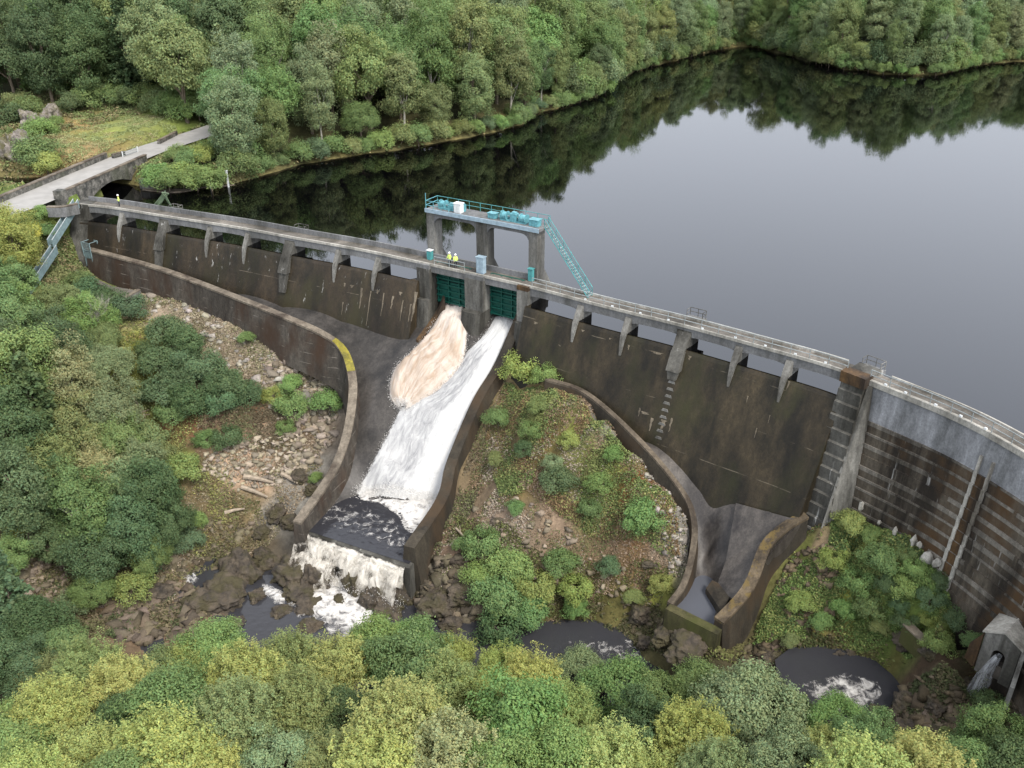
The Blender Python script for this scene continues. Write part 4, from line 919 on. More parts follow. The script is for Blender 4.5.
for i, (px, py, rad, fl_, lab) in enumerate(rocks):
    q = tofield(px, py+rad*.35, t0=-8 if py > 430 else 0); g = ground(q[None, :2], False)[0]; base = max(g, (WL2 if px > 775 else WL)-.3 if py > 545 else g)
    rad = rad*(1.4 if 295 < px < 410 and py > 560 else 1)
    sc = rad/(F/(q[1]*math.cos(TH)+(CH-q[2])*math.sin(TH)))
    o = bpy.data.objects.new('boulder', RM[i % 10]); col.objects.link(o); o.location = (q[0], q[1], base+sc*fl_*.15); o.scale = (sc*1.08, sc*random.uniform(.85, 1.15), sc*fl_*1.15); o.rotation_euler = (0, 0, random.uniform(0, 6.28))
    tag(o, lab, 'boulder', 'boulders along the river')
# cliff outcrop at the field's left end
def outcrop(px, py, z, sx, sy, sz, seed, label):
    q = at(px, py, z); me = rockmesh(seed, .45, 5); me.materials.clear(); me.materials.append(M['cliff']); me.name = 'rock_outcrop'
    o = bpy.data.objects.new('rock_outcrop', me); col.objects.link(o); o.location = (q[0], q[1], z); o.scale = (sx, sy, sz); o.rotation_euler = (0, 0, seed); tag(o, label, 'rock outcrop', 'rock outcrops by the meadow')
outcrop(20, 160, 2.5, 3.2, 2.6, 5.6, 31, 'tall pale grey cliff at the left end of the meadow'); outcrop(34, 128, 4, 3.2, 2.6, 3.2, 32, 'grey rock face on the upper left of the meadow'); outcrop(52, 118, 5, 3.4, 2, 2.4, 33, 'pale rock ledge along the top left of the meadow')
# scree (stuff)
def scatterstones(name, poly, n, smin, smax, colr, label_kind='stuff'):
    P = np.array([tofield(*p)[:2] for p in poly]); lo, hi = P.min(0), P.max(0); X = rng.uniform(lo, hi, (n*4, 2)); X = X[inside(X, [tuple(p) for p in P])][:n]
    Z = ground(X); V = []; Q = []; Cc = []
    base = np.array([(-1, -1, -1), (1, -1, -1), (1, 1, -1), (-1, 1, -1), (-.7, -.7, .6), (.7, -.6, .7), (.6, .7, .6), (-.7, .6, .5)], float)
    for k, (x, z) in enumerate(zip(X, Z)):
        s = rng.uniform(smin, smax)*(1+min(1.2, rng.exponential(.5))); A = np.array(Matrix.Rotation(rng.uniform(0, 6.3), 3, 'Z') @ Matrix.Rotation(rng.uniform(-.6, .6), 3, 'X')); b_ = (base+rng.uniform(-.45, .45, (8, 3)))*np.array((s, s*rng.uniform(.4, 1), s*rng.uniform(.25, .6))); b_ = b_@A.T
        n0 = len(V); V += [tuple(v) for v in b_+np.array((x[0], x[1], z+s*.15))]
        for q in ((0, 3, 2, 1), (4, 5, 6, 7), (0, 1, 5, 4), (1, 2, 6, 5), (2, 3, 7, 6), (3, 0, 4, 7)): Q.append([n0+t for t in q])
        c = np.array(colr)*rng.uniform(.55, 1.35)*np.array((1, rng.uniform(.93, 1.02), rng.uniform(.88, 1.05))); Cc += [c]*8
    o = npmesh(name, V, Q, M['rubble'], cols=np.array(Cc)); tag(o, kind='stuff')
scatterstones('rubble', [(205,455),(235,440),(300,430),(310,455),(290,480),(240,490),(200,475)], 560, .06, .28, C(160,150,132))
scatterstones('rubble', [(130,292),(220,315),(300,348),(335,385),(330,420),(290,400),(250,380),(200,345),(150,320)], 240, .08, .36, C(160,154,142))
scatterstones('rubble', [(640,450),(670,485),(688,520),(686,560),(670,580),(664,540),(650,500)], 150, .08, .24, C(160,154,144))
scatterstones('rubble', [(470,500),(540,510),(620,550),(640,600),(560,600),(480,560)], 130, .08, .34, C(146,134,116))
scatterstones('rubble', [(425,560),(470,555),(480,610),(450,640),(415,610)], 350, .08, .5, C(106,98,84))
scatterstones('rubble', [(170,520),(260,520),(230,560),(150,600),(120,620)], 350, .1, .35, C(112,104,86))
scatterstones('rubble', [(0,560),(60,560),(70,620),(0,640)], 300, .12, .35, C(134,122,106))
scatterstones('rubble', [(790,555),(835,540),(840,600),(800,640),(765,650),(775,600)], 300, .1, .3, C(110,98,80))
scatterstones('rubble', [(90,590),(180,585),(235,600),(230,640),(120,640)], 350, .1, .6, C(110,100,86))
scatterstones('rubble', [(270,350),(335,380),(336,440),(300,480),(290,440),(260,400)], 400, .1, .4, C(150,140,124))
scatterstones('rubble', [(885,690),(940,685),(975,705),(985,745),(900,740)], 260, .1, .5, C(98,88,72))
scatterstones('rubble', [(620,600),(664,612),(690,655),(640,640)], 150, .08, .35, C(104,96,78))
scatterstones('rubble', [(740,645),(800,642),(795,668),(745,668)], 120, .08, .35, C(98,90,72))
scatterstones('rubble', [(880,712),(955,720),(985,748),(900,750)], 150, .1, .4, C(104,94,80))

# ------------------------------------------------------------------ low plants (stuff)
def cover(name, poly, n, colr, h=.35, size=(.07, .17), var=.35, seed=1, t0=4.):
    n = int(n*1.9); r = np.random.default_rng(seed); P = np.array([tofield(*p, t0=t0)[:2] for p in poly]) ; lo, hi = P.min(0), P.max(0); X = r.uniform(lo, hi, (n*3, 2)); X = X[inside(X, [tuple(p) for p in P])]; X = X[distseg(X, RDc[::3]) > 4.6] if name in ('bank_scrub', 'shore_grass', 'abutment_grass', 'meadow_grass', 'abutment_scrub') else X
    dens = fbm(X, .45, 3, seed)+.25+r.uniform(-.4, .4, len(X)); X = X[dens > 0][:n]; nn = len(X)
    Z = ground(X)+r.uniform(.0, 1, nn)*h*(.6+.6*np.clip(fbm(X, .6, 2, seed+4)+.5, 0, 1.5)); 
    nrm = r.normal(size=(nn, 3))*.6+np.array((0, 0, 1.0)); V, Q = leaves_np(np.column_stack([X, Z]), nrm, r.uniform(*size, nn), r)
    cl = np.array(colr); pick = (fbm(X, .35, 2, seed+9)*.5+.5+r.uniform(-.25, .25, nn)); ci = np.clip((pick*len(cl)).astype(int), 0, len(cl)-1)
    lum = cl@np.array((.25, .65, .1)); cl = (lum[:, None]+(cl-lum[:, None])*.8)*1.15; c = cl[ci]*(1+r.uniform(-var, var, nn))[:, None]; o = npmesh(name, V, Q, M['cover'], cols=np.repeat(c, 4, 0)); tag(o, kind='stuff')
G1 = [C(108,116,52,.9), C(94,110,48,.9), C(80,98,46,.9), C(120,122,58,.9), C(116,92,58,.8)]
G2 = [C(92,120,46), C(106,126,50), C(84,110,44), C(124,130,58), C(72,96,46)]
cover('island_ground_cover', [(505,385),(545,385),(590,420),(640,465),(675,505),(680,560),(640,545),(560,520),(500,500),(485,440)], 26000, G1, .45, seed=3)
cover('island_ground_cover', [(455,520),(480,520),(520,540),(680,570),(655,615),(560,618),(470,610)], 9000, [C(84,84,40), C(96,104,44), C(74,70,38)], .4, seed=4)
cover('bank_ground_cover', [(830,508),(870,510),(930,560),(985,610),(990,650),(940,660),(890,645),(820,645),(765,645),(775,600),(800,565),(828,545)], 34000, G2, .6, seed=5)
cover('slope_ground_cover', [(100,290),(140,300),(170,340),(200,420),(230,470),(240,520),(200,560),(140,500),(120,400)], 16000, [C(140,136,62), C(120,126,58), C(98,104,52), C(150,128,72)], .5, seed=6)
cover('slope_ground_cover', [(120,480),(260,500),(270,540),(200,575),(120,600),(40,620),(20,560)], 9000, [C(118,104,70), C(104,100,54), C(92,92,48)], .4, seed=7)
cover('slope_ground_cover', [(125,290),(330,345),(338,420),(280,425),(200,365)], 14000, [C(150,138,108), C(160,146,118), C(128,120,84), C(140,126,96), C(104,112,62)], .25, seed=8)
cover('valley_litter', [(140,300),(330,350),(338,420),(318,480),(290,520),(250,560),(180,600),(60,640),(0,620),(0,540),(120,520),(180,480),(200,420)], 30000, [C(150,134,110,.8), C(122,104,78,.8), C(104,100,60,.8), C(134,122,96,.8)], .18, (.06, .16), seed=21)
cover('valley_litter', [(500,390),(548,388),(600,420),(650,465),(688,520),(686,570),(650,620),(560,622),(440,612),(430,560),(470,480)], 26000, [C(142,120,96,.8), C(122,98,70,.8), C(96,100,52,.8), C(150,136,118,.8)], .2, (.06, .16), seed=22)
cover('valley_litter', [(500,380),(516,386),(500,430),(480,490),(462,530),(430,580),(415,590),(440,540),(462,480),(480,420)], 7000, [C(96,92,60), C(84,78,58), C(104,110,60), C(110,96,72)], .3, (.08, .2), seed=25)
cover('valley_litter', [(200,410),(262,405),(290,420),(285,450),(230,450),(200,440)], 4000, [C(96,84,60), C(104,104,64), C(110,90,66)], .3, (.08, .2), seed=26)
cover('bank_ground_cover', [(806,530),(832,520),(800,575),(768,640),(745,650),(775,590)], 7000, G2+[C(104,92,60)], .4, seed=27)
cover('river_bank_cover', [(640,610),(668,612),(720,645),(760,630),(850,640),(900,640),(960,650),(990,640),(985,690),(900,670),(840,648),(780,662),(700,668),(640,635)], 16000, [C(96,92,48), C(110,116,52), C(84,76,48), C(74,84,40)], .35, (.1, .22), seed=23)
cover('river_bank_cover', [(60,560),(140,560),(200,590),(230,600),(220,640),(120,640),(20,640),(0,600)], 9000, [C(92,90,52), C(110,98,70), C(70,80,44)], .35, (.1, .22), seed=24)
cover('river_bank_cover', [(880,690),(930,680),(985,690),(1000,740),(960,755),(900,745)], 6000, [C(84,92,48), C(96,90,60), C(72,80,44)], .4, (.1, .22), seed=41)
cover('river_bank_cover', [(590,600),(660,605),(680,660),(600,630),(540,625)], 5000, [C(84,86,46), C(96,88,58), C(72,76,42)], .35, (.1, .2), seed=42)
def cover_xy(name, P, n, colr, h, size, seed):
    global tofield
    old = tofield; 
    def tf(x, y, t0=4.): return np.array((x, y, 0))
    tofield = tf; cover(name, P, n, colr, h, size, seed=seed); tofield = old
cover_xy('meadow_grass', [tuple(p) for p in FIELD], 16000, [C(150,138,90,.8), C(140,146,86,.8), C(128,142,78,.8), C(134,146,82,.8)], .2, (.07, .16), 12)
shore = [(x, y+.1) for x, y in zip(shx, shy)]
cover_xy('shore_grass', shore+[(x, y+5) for x, y in shore[::-1]], 22000, [C(150,132,84,.8), C(112,124,62,.8), C(92,108,54,.8), C(128,118,72,.8)], .7, (.2, .45), 13)
cover('abutment_scrub', [(52,214),(78,214),(86,245),(92,275),(120,300),(60,300),(30,270),(40,230)], 9000, [C(116,118,64), C(96,112,52), C(130,116,76), C(84,96,46)], .45, (.1, .25), seed=31)
cover_xy('bank_scrub', [tuple(at(x, y, 2.)[:2]) for x, y in ((120,186),(150,196),(250,186),(260,172),(236,120),(150,150),(130,166))], 14000, [C(104,118,58,.8), C(120,116,70,.8), C(92,110,52,.8)], .6, (.12, .3), 15)
cover_xy('bank_scrub', [tuple(at(x, y, 3.)[:2]) for x, y in ((0,182),(0,120),(40,105),(120,100),(180,118),(60,140),(50,172),(20,186))], 14000, [C(104,118,58,.8), C(124,112,72,.8), C(92,106,52,.8)], .5, (.12, .3), 16)
cover_xy('abutment_grass', [(-110,130),(-70,132),(-66,137),(-70,142),(-110,152)], 6000, G2, .4, (.12, .3), 14)

# ------------------------------------------------------------------ tree meshes
def clumps_crown(seed, Rx, Rz, zc, nclump, leaves, lsz, crad=(.65, 1.3), up=.35, hemi=-.55, wob=.34):
    r = np.random.default_rng(seed); nclump = int(nclump*1.4); leaves = leaves*.72; d = r.normal(size=(nclump*3, 3)); d /= np.linalg.norm(d, axis=1)[:, None]; d = d[d[:, 2] > hemi][:nclump]; nclump = int(nclump*1.0); leaves = int(leaves*2.5); lsz = lsz*.60
    rad = r.uniform(.55, 1., len(d))**.5*(1+wob*np.sin(3*np.arctan2(d[:, 1], d[:, 0])+seed)*np.cos(2.3*d[:, 2]+seed))
    cen = d*rad[:, None]*np.array((Rx, Rx, Rz))+np.array((0, 0, zc)); V = []; NN = []; T = []; S = []
    for c, dd in zip(cen, d):
        n = int(leaves*r.uniform(.7, 1.3)); k = r.normal(size=(n, 3)); k /= np.linalg.norm(k, axis=1)[:, None]; cr = r.uniform(*crad)
        rr_ = r.uniform(.35, 1, n)**.5; p = c+k*rr_[:, None]*cr*np.array((1, 1, .75))*r.uniform(.75, 1.3, 3); p += r.normal(size=(n, 3))*.17*(Rx/4)
        V.append(p); NN.append(k*.5+dd*.5+np.array((0, 0, up))+r.normal(size=(n, 3))*.45)
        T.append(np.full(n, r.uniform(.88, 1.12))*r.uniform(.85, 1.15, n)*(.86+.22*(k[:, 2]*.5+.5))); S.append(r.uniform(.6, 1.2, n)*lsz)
    return np.concatenate(V), np.concatenate(NN), np.concatenate(S), np.concatenate(T)
def spray_crown(seed, Rx, Rz, zc, nb_, per, lsz):
    r = np.random.default_rng(seed); V = []; NN = []; T = []; S = []; per = int(per*2.8); lsz *= .56
    for k in range(nb_):
        az = r.uniform(0, 6.283); el = math.asin(r.uniform(-.25, 1.0)); d = np.array((math.cos(az)*math.cos(el), math.sin(az)*math.cos(el), math.sin(el)))
        tip = d*np.array((Rx, Rx, Rz))*r.uniform(.75, 1.12)+np.array((0, 0, zc)); L = r.uniform(1.6, 2.8)
        dirn = d*.75+np.array((0, 0, .65)); dirn /= np.linalg.norm(dirn); side = np.cross(dirn, (0, 0, 1.)); side /= np.linalg.norm(side)+1e-6
        nf = 4; tb = r.uniform(.88, 1.12)
        for q in range(nf):
            off = r.normal(size=3)*.45; dv = dirn+r.normal(size=3)*.28; n = per//nf; s = r.uniform(0, 1, n)
            wdt = (1-s)*.55+.08; p = tip+off-dv*(1-s)[:, None]*L+np.outer(r.normal(size=n)*wdt, side)+r.normal(size=(n, 3))*.10; p[:, 2] -= .25*(1-s)**2
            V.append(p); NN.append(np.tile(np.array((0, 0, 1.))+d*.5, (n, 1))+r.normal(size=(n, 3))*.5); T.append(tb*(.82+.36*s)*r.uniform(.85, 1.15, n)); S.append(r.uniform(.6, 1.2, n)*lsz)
    return np.concatenate(V), np.concatenate(NN), np.concatenate(S), np.concatenate(T)
def conifer_crown(seed, Rx, H, lsz, tiers=16):
    r = np.random.default_rng(seed); V = []; NN = []; T = []; S = []
    for t in range(tiers):
        f = t/tiers; z = 1.2+f*(H-1.4); rad = Rx*(1-f)**.8+.15
        for k in range(int(9-4*f)):
            az = r.uniform(0, 6.283); n = int(140*(1-f*.6)); s = r.uniform(.1, 1, n)**.7; L = rad*r.uniform(.75, 1.15); d = np.array((math.cos(az), math.sin(az), -.12)); sd_ = np.array((-d[1], d[0], 0))
            p = np.outer(s*L, d)+np.array((0, 0, z))+np.outer(r.normal(size=n)*.32*(1.1-s)*L*.6, sd_)+r.normal(size=(n, 3))*.12; p[:, 2] += r.uniform(-.25, .1, n)
            V.append(p); NN.append(np.tile(np.array((0, 0, 1.)), (n, 1))+r.normal(size=(n, 3))*.5); T.append(r.uniform(.75, 1.25, n)*r.uniform(.85, 1.15)); S.append(r.uniform(.6, 1.2, n)*lsz)
    return np.concatenate(V), np.concatenate(NN), np.concatenate(S), np.concatenate(T)
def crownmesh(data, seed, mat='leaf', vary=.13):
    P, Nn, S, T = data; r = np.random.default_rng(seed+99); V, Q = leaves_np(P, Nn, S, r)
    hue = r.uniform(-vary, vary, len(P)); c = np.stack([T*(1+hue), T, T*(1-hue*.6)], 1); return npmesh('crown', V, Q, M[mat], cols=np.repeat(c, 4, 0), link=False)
def trunkmesh(seed, H, zc, Rx, Rz, r0=.22, mat='bark', limbs=7, up=.5):
    rs = random.Random(seed); m = MB(); pts = [Vector((0, 0, -.8))]; 
    for k in range(1, 6): pts.append(Vector((rs.uniform(-.2, .2)*k*.5, rs.uniform(-.2, .2)*k*.5, H*.8*k/5)))
    m.tube(pts, [r0*1.3, r0, r0*.85, r0*.65, r0*.45, r0*.2], 7)
    for k in range(limbs):
        t = rs.uniform(.3, .85); b_ = pts[int(t*5)]; az = k*2.4+rs.uniform(-.4, .4); e = Vector((math.cos(az)*Rx*.75, math.sin(az)*Rx*.75, zc+Rz*rs.uniform(-.2, .6))); mid = (b_+e)/2+Vector((0, 0, -.3))
        m.tube([b_, mid, e], [r0*.45, r0*.28, r0*.08], 5)
        for q in range(2):
            e2 = mid+(e-mid)*rs.uniform(.2, .8)+Vector((rs.uniform(-1, 1), rs.uniform(-1, 1), rs.uniform(.2, 1)))*Rx*.3; m.tube([mid+(e-mid)*.2, e2], [r0*.2, r0*.05], 4)
    me = bpy.data.meshes.new('trunk'); me.from_pydata(m.v, [], m.f); me.materials.append(M[mat]); return me
KIND = {}
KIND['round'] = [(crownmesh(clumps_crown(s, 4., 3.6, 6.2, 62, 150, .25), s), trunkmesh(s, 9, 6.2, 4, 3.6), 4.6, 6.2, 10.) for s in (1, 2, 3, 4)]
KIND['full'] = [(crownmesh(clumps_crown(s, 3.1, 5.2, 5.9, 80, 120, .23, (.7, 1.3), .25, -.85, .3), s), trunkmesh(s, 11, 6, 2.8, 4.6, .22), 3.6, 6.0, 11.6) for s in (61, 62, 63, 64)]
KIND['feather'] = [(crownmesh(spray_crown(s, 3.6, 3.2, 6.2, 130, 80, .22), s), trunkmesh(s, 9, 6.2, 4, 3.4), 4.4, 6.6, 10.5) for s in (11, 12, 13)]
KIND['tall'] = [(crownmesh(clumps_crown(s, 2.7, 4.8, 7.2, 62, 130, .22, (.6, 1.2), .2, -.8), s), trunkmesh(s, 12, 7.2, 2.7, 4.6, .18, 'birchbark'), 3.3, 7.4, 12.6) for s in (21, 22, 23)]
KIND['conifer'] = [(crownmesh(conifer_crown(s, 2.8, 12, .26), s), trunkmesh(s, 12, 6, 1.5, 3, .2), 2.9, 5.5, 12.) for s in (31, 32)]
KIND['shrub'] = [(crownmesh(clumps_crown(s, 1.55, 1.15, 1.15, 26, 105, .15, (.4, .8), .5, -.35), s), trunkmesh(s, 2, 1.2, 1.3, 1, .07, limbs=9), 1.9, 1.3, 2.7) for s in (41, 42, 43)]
KIND['dome'] = [(crownmesh(clumps_crown(s, 4.2, 2.9, 4.2, 95, 120, .21, (.6, 1.1), .5, -.4, .1), s), trunkmesh(s, 6, 4.2, 4, 2.8, .2), 4.7, 4.3, 7.6) for s in (51, 52)]
def deadmesh():
    rs = random.Random(5); m = MB(); me = None
    def br(p, d, L, r0, lev):
        q = p+d*L; m.tube([p, p+d*L*.5+Vector((rs.uniform(-.1, .1), rs.uniform(-.1, .1), 0))*L, q], [r0, r0*.7, r0*.35], 5 if lev < 2 else 3)
        if lev < 4:
            for k in range(4 if lev else 7):
                f = rs.uniform(.35, 1); dd = (d+Vector((rs.gauss(0, .55), rs.gauss(0, .55), rs.uniform(.0, .5)))).normalized(); br(p+d*L*f, dd, L*rs.uniform(.5, .75), r0*.5, lev+1)
    br(Vector((0, 0, -.5)), Vector((0, 0, 1)), 4.2, .17, 0)
    return m
COLS = {'Y': (C(146,152,70,.86), 'yellow green'), 'Y2': (C(134,146,62,.86), 'lime green'), 'G': (C(98,124,62,.86), 'mid green'), 'G2': (C(112,140,66,.86), 'fresh green'), 'D': (C(68,90,52,.86), 'dark green'), 'O': (C(114,126,68,.86), 'olive'), 'O2': (C(136,134,82,.86), 'brownish olive'), 'S': (C(116,136,92,.86), 'silvery green'), 'B': (C(78,104,70,.86), 'blue green'), 'YY': (C(178,176,46,.9), 'bright yellow'), 'GR': (C(112,126,82,.86), 'grey olive'), 'BG': (C(104,134,62,.86), 'bright green')}
SHN = {'round': 'rounded', 'feather': 'feathery', 'tall': 'slender', 'full': 'full crowned', 'conifer': 'conical', 'shrub': 'bushy', 'dome': 'domed'}
KN = {'shrub': 'shrub'}
def soften(c, k=1.36, sat=.84):
    l = .25*c[0]+.65*c[1]+.1*c[2]; return tuple(min(.5, (l+(x-l)*sat)*k) for x in c)
_mean = C(112, 128, 72, .86)
COLS = {k: (tuple(a*.80+b*.20 for a, b in zip(v[0], _mean)) if k not in ('YY',) else v[0], v[1]) for k, v in COLS.items()}
COLS = {k: (soften(v[0]), v[1]) for k, v in COLS.items()}
def addtree(kind, x, y, z, scale, ck, zs=1.0, jit=.10):
    var = KIND[kind]; cm, tm, rad, zc, H = var[random.randrange(len(var))]
    base = {'shrub': 'shrub', 'conifer': 'conifer_tree', 'tall': 'birch_tree', 'dome': 'round_headed_tree', 'feather': 'ash_tree'}.get(kind, 'broadleaf_tree')  # tree and species names are given by crown shape alone
    root = empty(base, (x, y, z), random.uniform(0, 6.28)); root.scale = (scale, scale, scale*zs); root.rotation_euler[0] = random.uniform(-.05, .05); root.rotation_euler[1] = random.uniform(-.05, .05)
    c = bpy.data.objects.new('crown', cm); col.objects.link(c); c.parent = root; t = bpy.data.objects.new('trunk', tm); col.objects.link(t); t.parent = root
    k = random.uniform(1-jit, 1+jit); cl = COLS[ck][0]; c.color = (cl[0]*k*random.uniform(.94, 1.06), cl[1]*k, cl[2]*k*random.uniform(.92, 1.08), 1)
    root['_k'] = kind; root['_c'] = ck; return root
def plant(kind, px, py, dpx, ck, zs=1.0, t0=4.):
    cm, tm, rad, zc, H = KIND[kind][0]
    q = tofield(px, py, t0=t0)
    for _ in range(4):
        s = dpx/2/(F/(q[1]*math.cos(TH)+(CH-q[2])*math.sin(TH)))/rad; q = tofield(px, py, zc*s*zs*.95, t0=t0+zc*s)
    g = ground(q[None, :2], False)[0]
    return addtree(kind, q[0], q[1], g, s, ck, zs)
ORD = ['leftmost','second','third','fourth','fifth','sixth','seventh','eighth','ninth','tenth','eleventh','twelfth','thirteenth','fourteenth','fifteenth','sixteenth','seventeenth','eighteenth','nineteenth','twentieth']
TENS = {2: 'twenty', 3: 'thirty', 4: 'forty', 5: 'fifty', 6: 'sixty', 7: 'seventy', 8: 'eighty', 9: 'ninety'}
def ordn(i, n):
    if n == 1: return 'only'
    if i == 0: return 'leftmost'
    if i == n-1: return 'rightmost'
    if i < 20: return ORD[i]+' from left'
    k = i+1; w = TENS[k//10]; return (w+'-'+['', 'first','second','third','fourth','fifth','sixth','seventh','eighth','ninth'][k % 10] if k % 10 else {20:'twentieth',30:'thirtieth',40:'fortieth',50:'fiftieth',60:'sixtieth',70:'seventieth',80:'eightieth',90:'ninetieth'}[k])+' from left'
def labelall(items, where, group, pre=''):                       # unique labels, counted by look within one place
    by = {}
    for o in items: by.setdefault((o['_k'], o['_c']), []).append(o)
    for (k, c), L_ in by.items():
        L_.sort(key=lambda o: proj(*o.location)[0])
        for i, o in enumerate(L_):
            kn = 'shrub' if k == 'shrub' else 'tree'; od = ordn(i, len(L_))
            look = f'{COLS[c][1]} {SHN[k]} {kn}'
            o['label'] = f'{pre}{look} {where}' + (f', the only such one' if od == 'only' else f', {od} of its kind')
            o['category'] = kn; o['group'] = group; del o['_k']; del o['_c']
fg = [(-15,650,70,'D','round'),(45,662,50,'O','feather'),(90,655,66,'O','feather'),(48,700,78,'Y','feather'),(8,735,76,'G2','round'),(118,672,64,'Y','feather'),(160,662,60,'O','dome'),(168,702,84,'G','round'),(215,640,60,'G2','round'),(245,665,80,'Y2','feather'),(290,648,70,'O','feather'),(120,712,56,'D','round'),(85,745,74,'Y','feather'),(160,738,96,'Y','feather'),(232,705,88,'O','feather'),(275,752,70,'S','round'),(210,762,66,'Y','feather'),(335,655,70,'Y','feather'),(300,690,76,'O','feather'),(343,705,60,'D','round'),(375,640,66,'G2','round'),(408,632,56,'G2','dome'),(410,655,76,'G','round'),(445,672,76,'O','feather'),(398,712,100,'Y','feather'),(372,755,90,'Y','feather'),(450,745,96,'O2','feather'),(482,690,66,'Y2','round'),(500,656,50,'Y2','feather'),(532,665,60,'Y','feather'),(520,715,96,'G2','round'),(562,700,66,'Y2','feather'),(580,660,52,'S','dome'),(618,684,80,'G','dome'),(655,690,60,'G','round'),(565,752,80,'G2','round'),(612,748,80,'Y','feather'),(648,722,70,'D','round'),(702,680,64,'G','dome'),(690,725,76,'Y2','feather'),(752,698,100,'S','dome'),(650,765,66,'Y','feather'),(722,760,76,'O','feather'),(790,752,70,'S','round'),(838,712,60,'G2','dome'),(870,730,56,'G','round'),(862,760,90,'Y','feather'),(930,760,84,'Y','feather'),(822,738,50,'Y2','feather'),(1000,728,64,'G','round'),(965,756,60,'G','round'),(1015,760,70,'D','round'),(330,755,70,'O','feather'),(20,770,80,'Y2','feather'),(130,775,80,'G','round'),(500,775,80,'G2','round'),(60,640,50,'G','round'),(190,655,50,'Y','feather'),(455,640,40,'Y2','feather'),(785,700,50,'G','dome'),(915,742,50,'Y2','feather'),(30,655,56,'D','round')]
items = [plant(k, x, y+14, d*1.16, c, t0=-1) for x, y, d, c, k in fg]
labelall(items, 'in the near wood', 'near bank trees below the dam')
ls = [(15,243,42,'Y2','full'),(8,282,44,'G','round'),(30,236,24,'YY','shrub'),(18,325,60,'G','round'),(58,305,46,'O','dome'),(85,318,46,'G2','round'),(52,345,56,'D','round'),(18,378,66,'G','full'),(66,388,50,'O2','tall'),(104,368,52,'GR','dome'),(112,410,54,'GR','round'),(40,420,60,'D','conifer'),(78,428,56,'O','round'),(12,440,62,'D','full'),(48,468,70,'O','feather'),(92,470,60,'O2','feather'),(18,500,60,'B','full'),(20,525,26,'YY','shrub'),(84,515,56,'G','tall'),(122,486,56,'S','round'),(150,500,52,'D','full'),(130,535,52,'B','full'),(168,522,44,'D','round'),(98,556,56,'D','round'),(58,545,44,'D','round'),(150,560,36,'G','round'),(188,540,28,'B','shrub'),(8,600,50,'B','conifer'),(35,628,56,'D','round'),(10,560,40,'G','round'),(115,445,50,'G','round'),(140,465,46,'GR','round'),(60,500,50,'D','full'),(92,590,40,'G','dome'),(130,590,36,'Y2','shrub'),(-20,350,70,'D','round'),(-20,470,70,'D','round'),(-15,300,60,'G','round'),(8,310,46,'G2','round'),(75,600,30,'GR','shrub'),(100,340,40,'O','dome')]
items = [plant(k, x, y, d*1.15, c, t0=6) for x, y, d, c, k in ls]
labelall(items, 'on the left wooded slope', 'trees on the left slope')
sb_ = [(90,292,34,'B'),(108,300,30,'D'),(128,308,32,'B'),(80,282,26,'G'),(165,332,38,'B'),(188,342,36,'D'),(158,362,38,'D'),(205,366,40,'B'),(182,376,36,'D'),(226,384,38,'D'),(160,392,40,'B'),(190,402,40,'D'),(222,402,34,'B'),(248,392,30,'D'),(172,412,30,'G'),(228,437,30,'D'),(206,441,22,'G'),(272,397,22,'Y2'),(292,404,32,'BG'),(290,384,24,'G2'),(326,402,28,'G2'),(246,338,16,'G'),(148,352,26,'D'),(212,384,28,'D'),(180,358,30,'B'),(150,436,40,'O'),(182,470,36,'Y2'),(160,455,30,'O'),(196,520,22,'BG'),(285,428,18,'G'),(315,478,14,'BG')]
items = [plant('shrub', x, y, d*1.12, c, t0=4) for x, y, d, c in sb_]
labelall(items, 'on the stony left slope', 'shrubs on the stony slope')
isl = [(520,368,38,'Y2'),(545,374,26,'BG'),(556,482,34,'B'),(552,462,20,'S'),(646,517,42,'BG'),(482,542,38,'G'),(512,566,44,'G2'),(500,596,50,'G'),(536,588,40,'Y2'),(560,563,32,'G'),(575,588,34,'Y2'),(608,566,24,'B'),(576,608,24,'BG'),(500,628,46,'D'),(528,612,40,'G'),(590,508,22,'G'),(614,456,20,'BG'),(600,484,26,'G2'),(498,418,24,'G'),(530,430,22,'G'),(516,508,18,'G'),(540,406,22,'O'),(568,440,22,'Y2'),(480,576,32,'G2'),(634,596,20,'O'),(524,450,20,'D'),(497,460,18,'O'),(660,585,22,'Y2'),(465,545,22,'G')]
items = [plant('shrub', x, y, d*1.12, c, t0=-3) for x, y, d, c in isl]
labelall(items, 'on the rocky island', 'shrubs on the rocky island')
rb = [(850,522,28,'Y2'),(880,558,34,'G'),(856,582,32,'BG'),(900,588,30,'G2'),(930,600,28,'B'),(962,594,24,'G'),(955,616,28,'D'),(872,610,30,'G'),(800,602,26,'Y2'),(820,622,24,'G'),(905,620,24,'D'),(938,642,28,'BG'),(975,644,24,'G'),(832,560,28,'Y2'),(915,568,24,'G2'),(885,585,24,'D'),(845,610,24,'G2'),(965,568,18,'G'),(985,618,20,'BG'),(940,580,20,'D'),(790,640,18,'O'),(870,535,22,'G'),(905,555,20,'G'),(1000,655,22,'G'),(990,705,30,'D'),(972,742,34,'G'),(950,738,24,'O'),(920,738,22,'G'),(905,748,26,'D'),(925,625,18,'Y2'),(880,630,20,'O'),(900,605,18,'B')]
items = [plant('shrub', x, y, d*1.1, c, t0=-3) for x, y, d, c in rb]
labelall(items, 'under the arched dam', 'shrubs under the arched dam')

# bare tree
q = tofield(98, 352, 0); dm = deadmesh()
dt = empty('bare_tree', tuple(q), label='pale leafless tree among the olive crowns on the left slope', cat='tree'); me_ = dm.build('branches', M['birchbark'], dt)
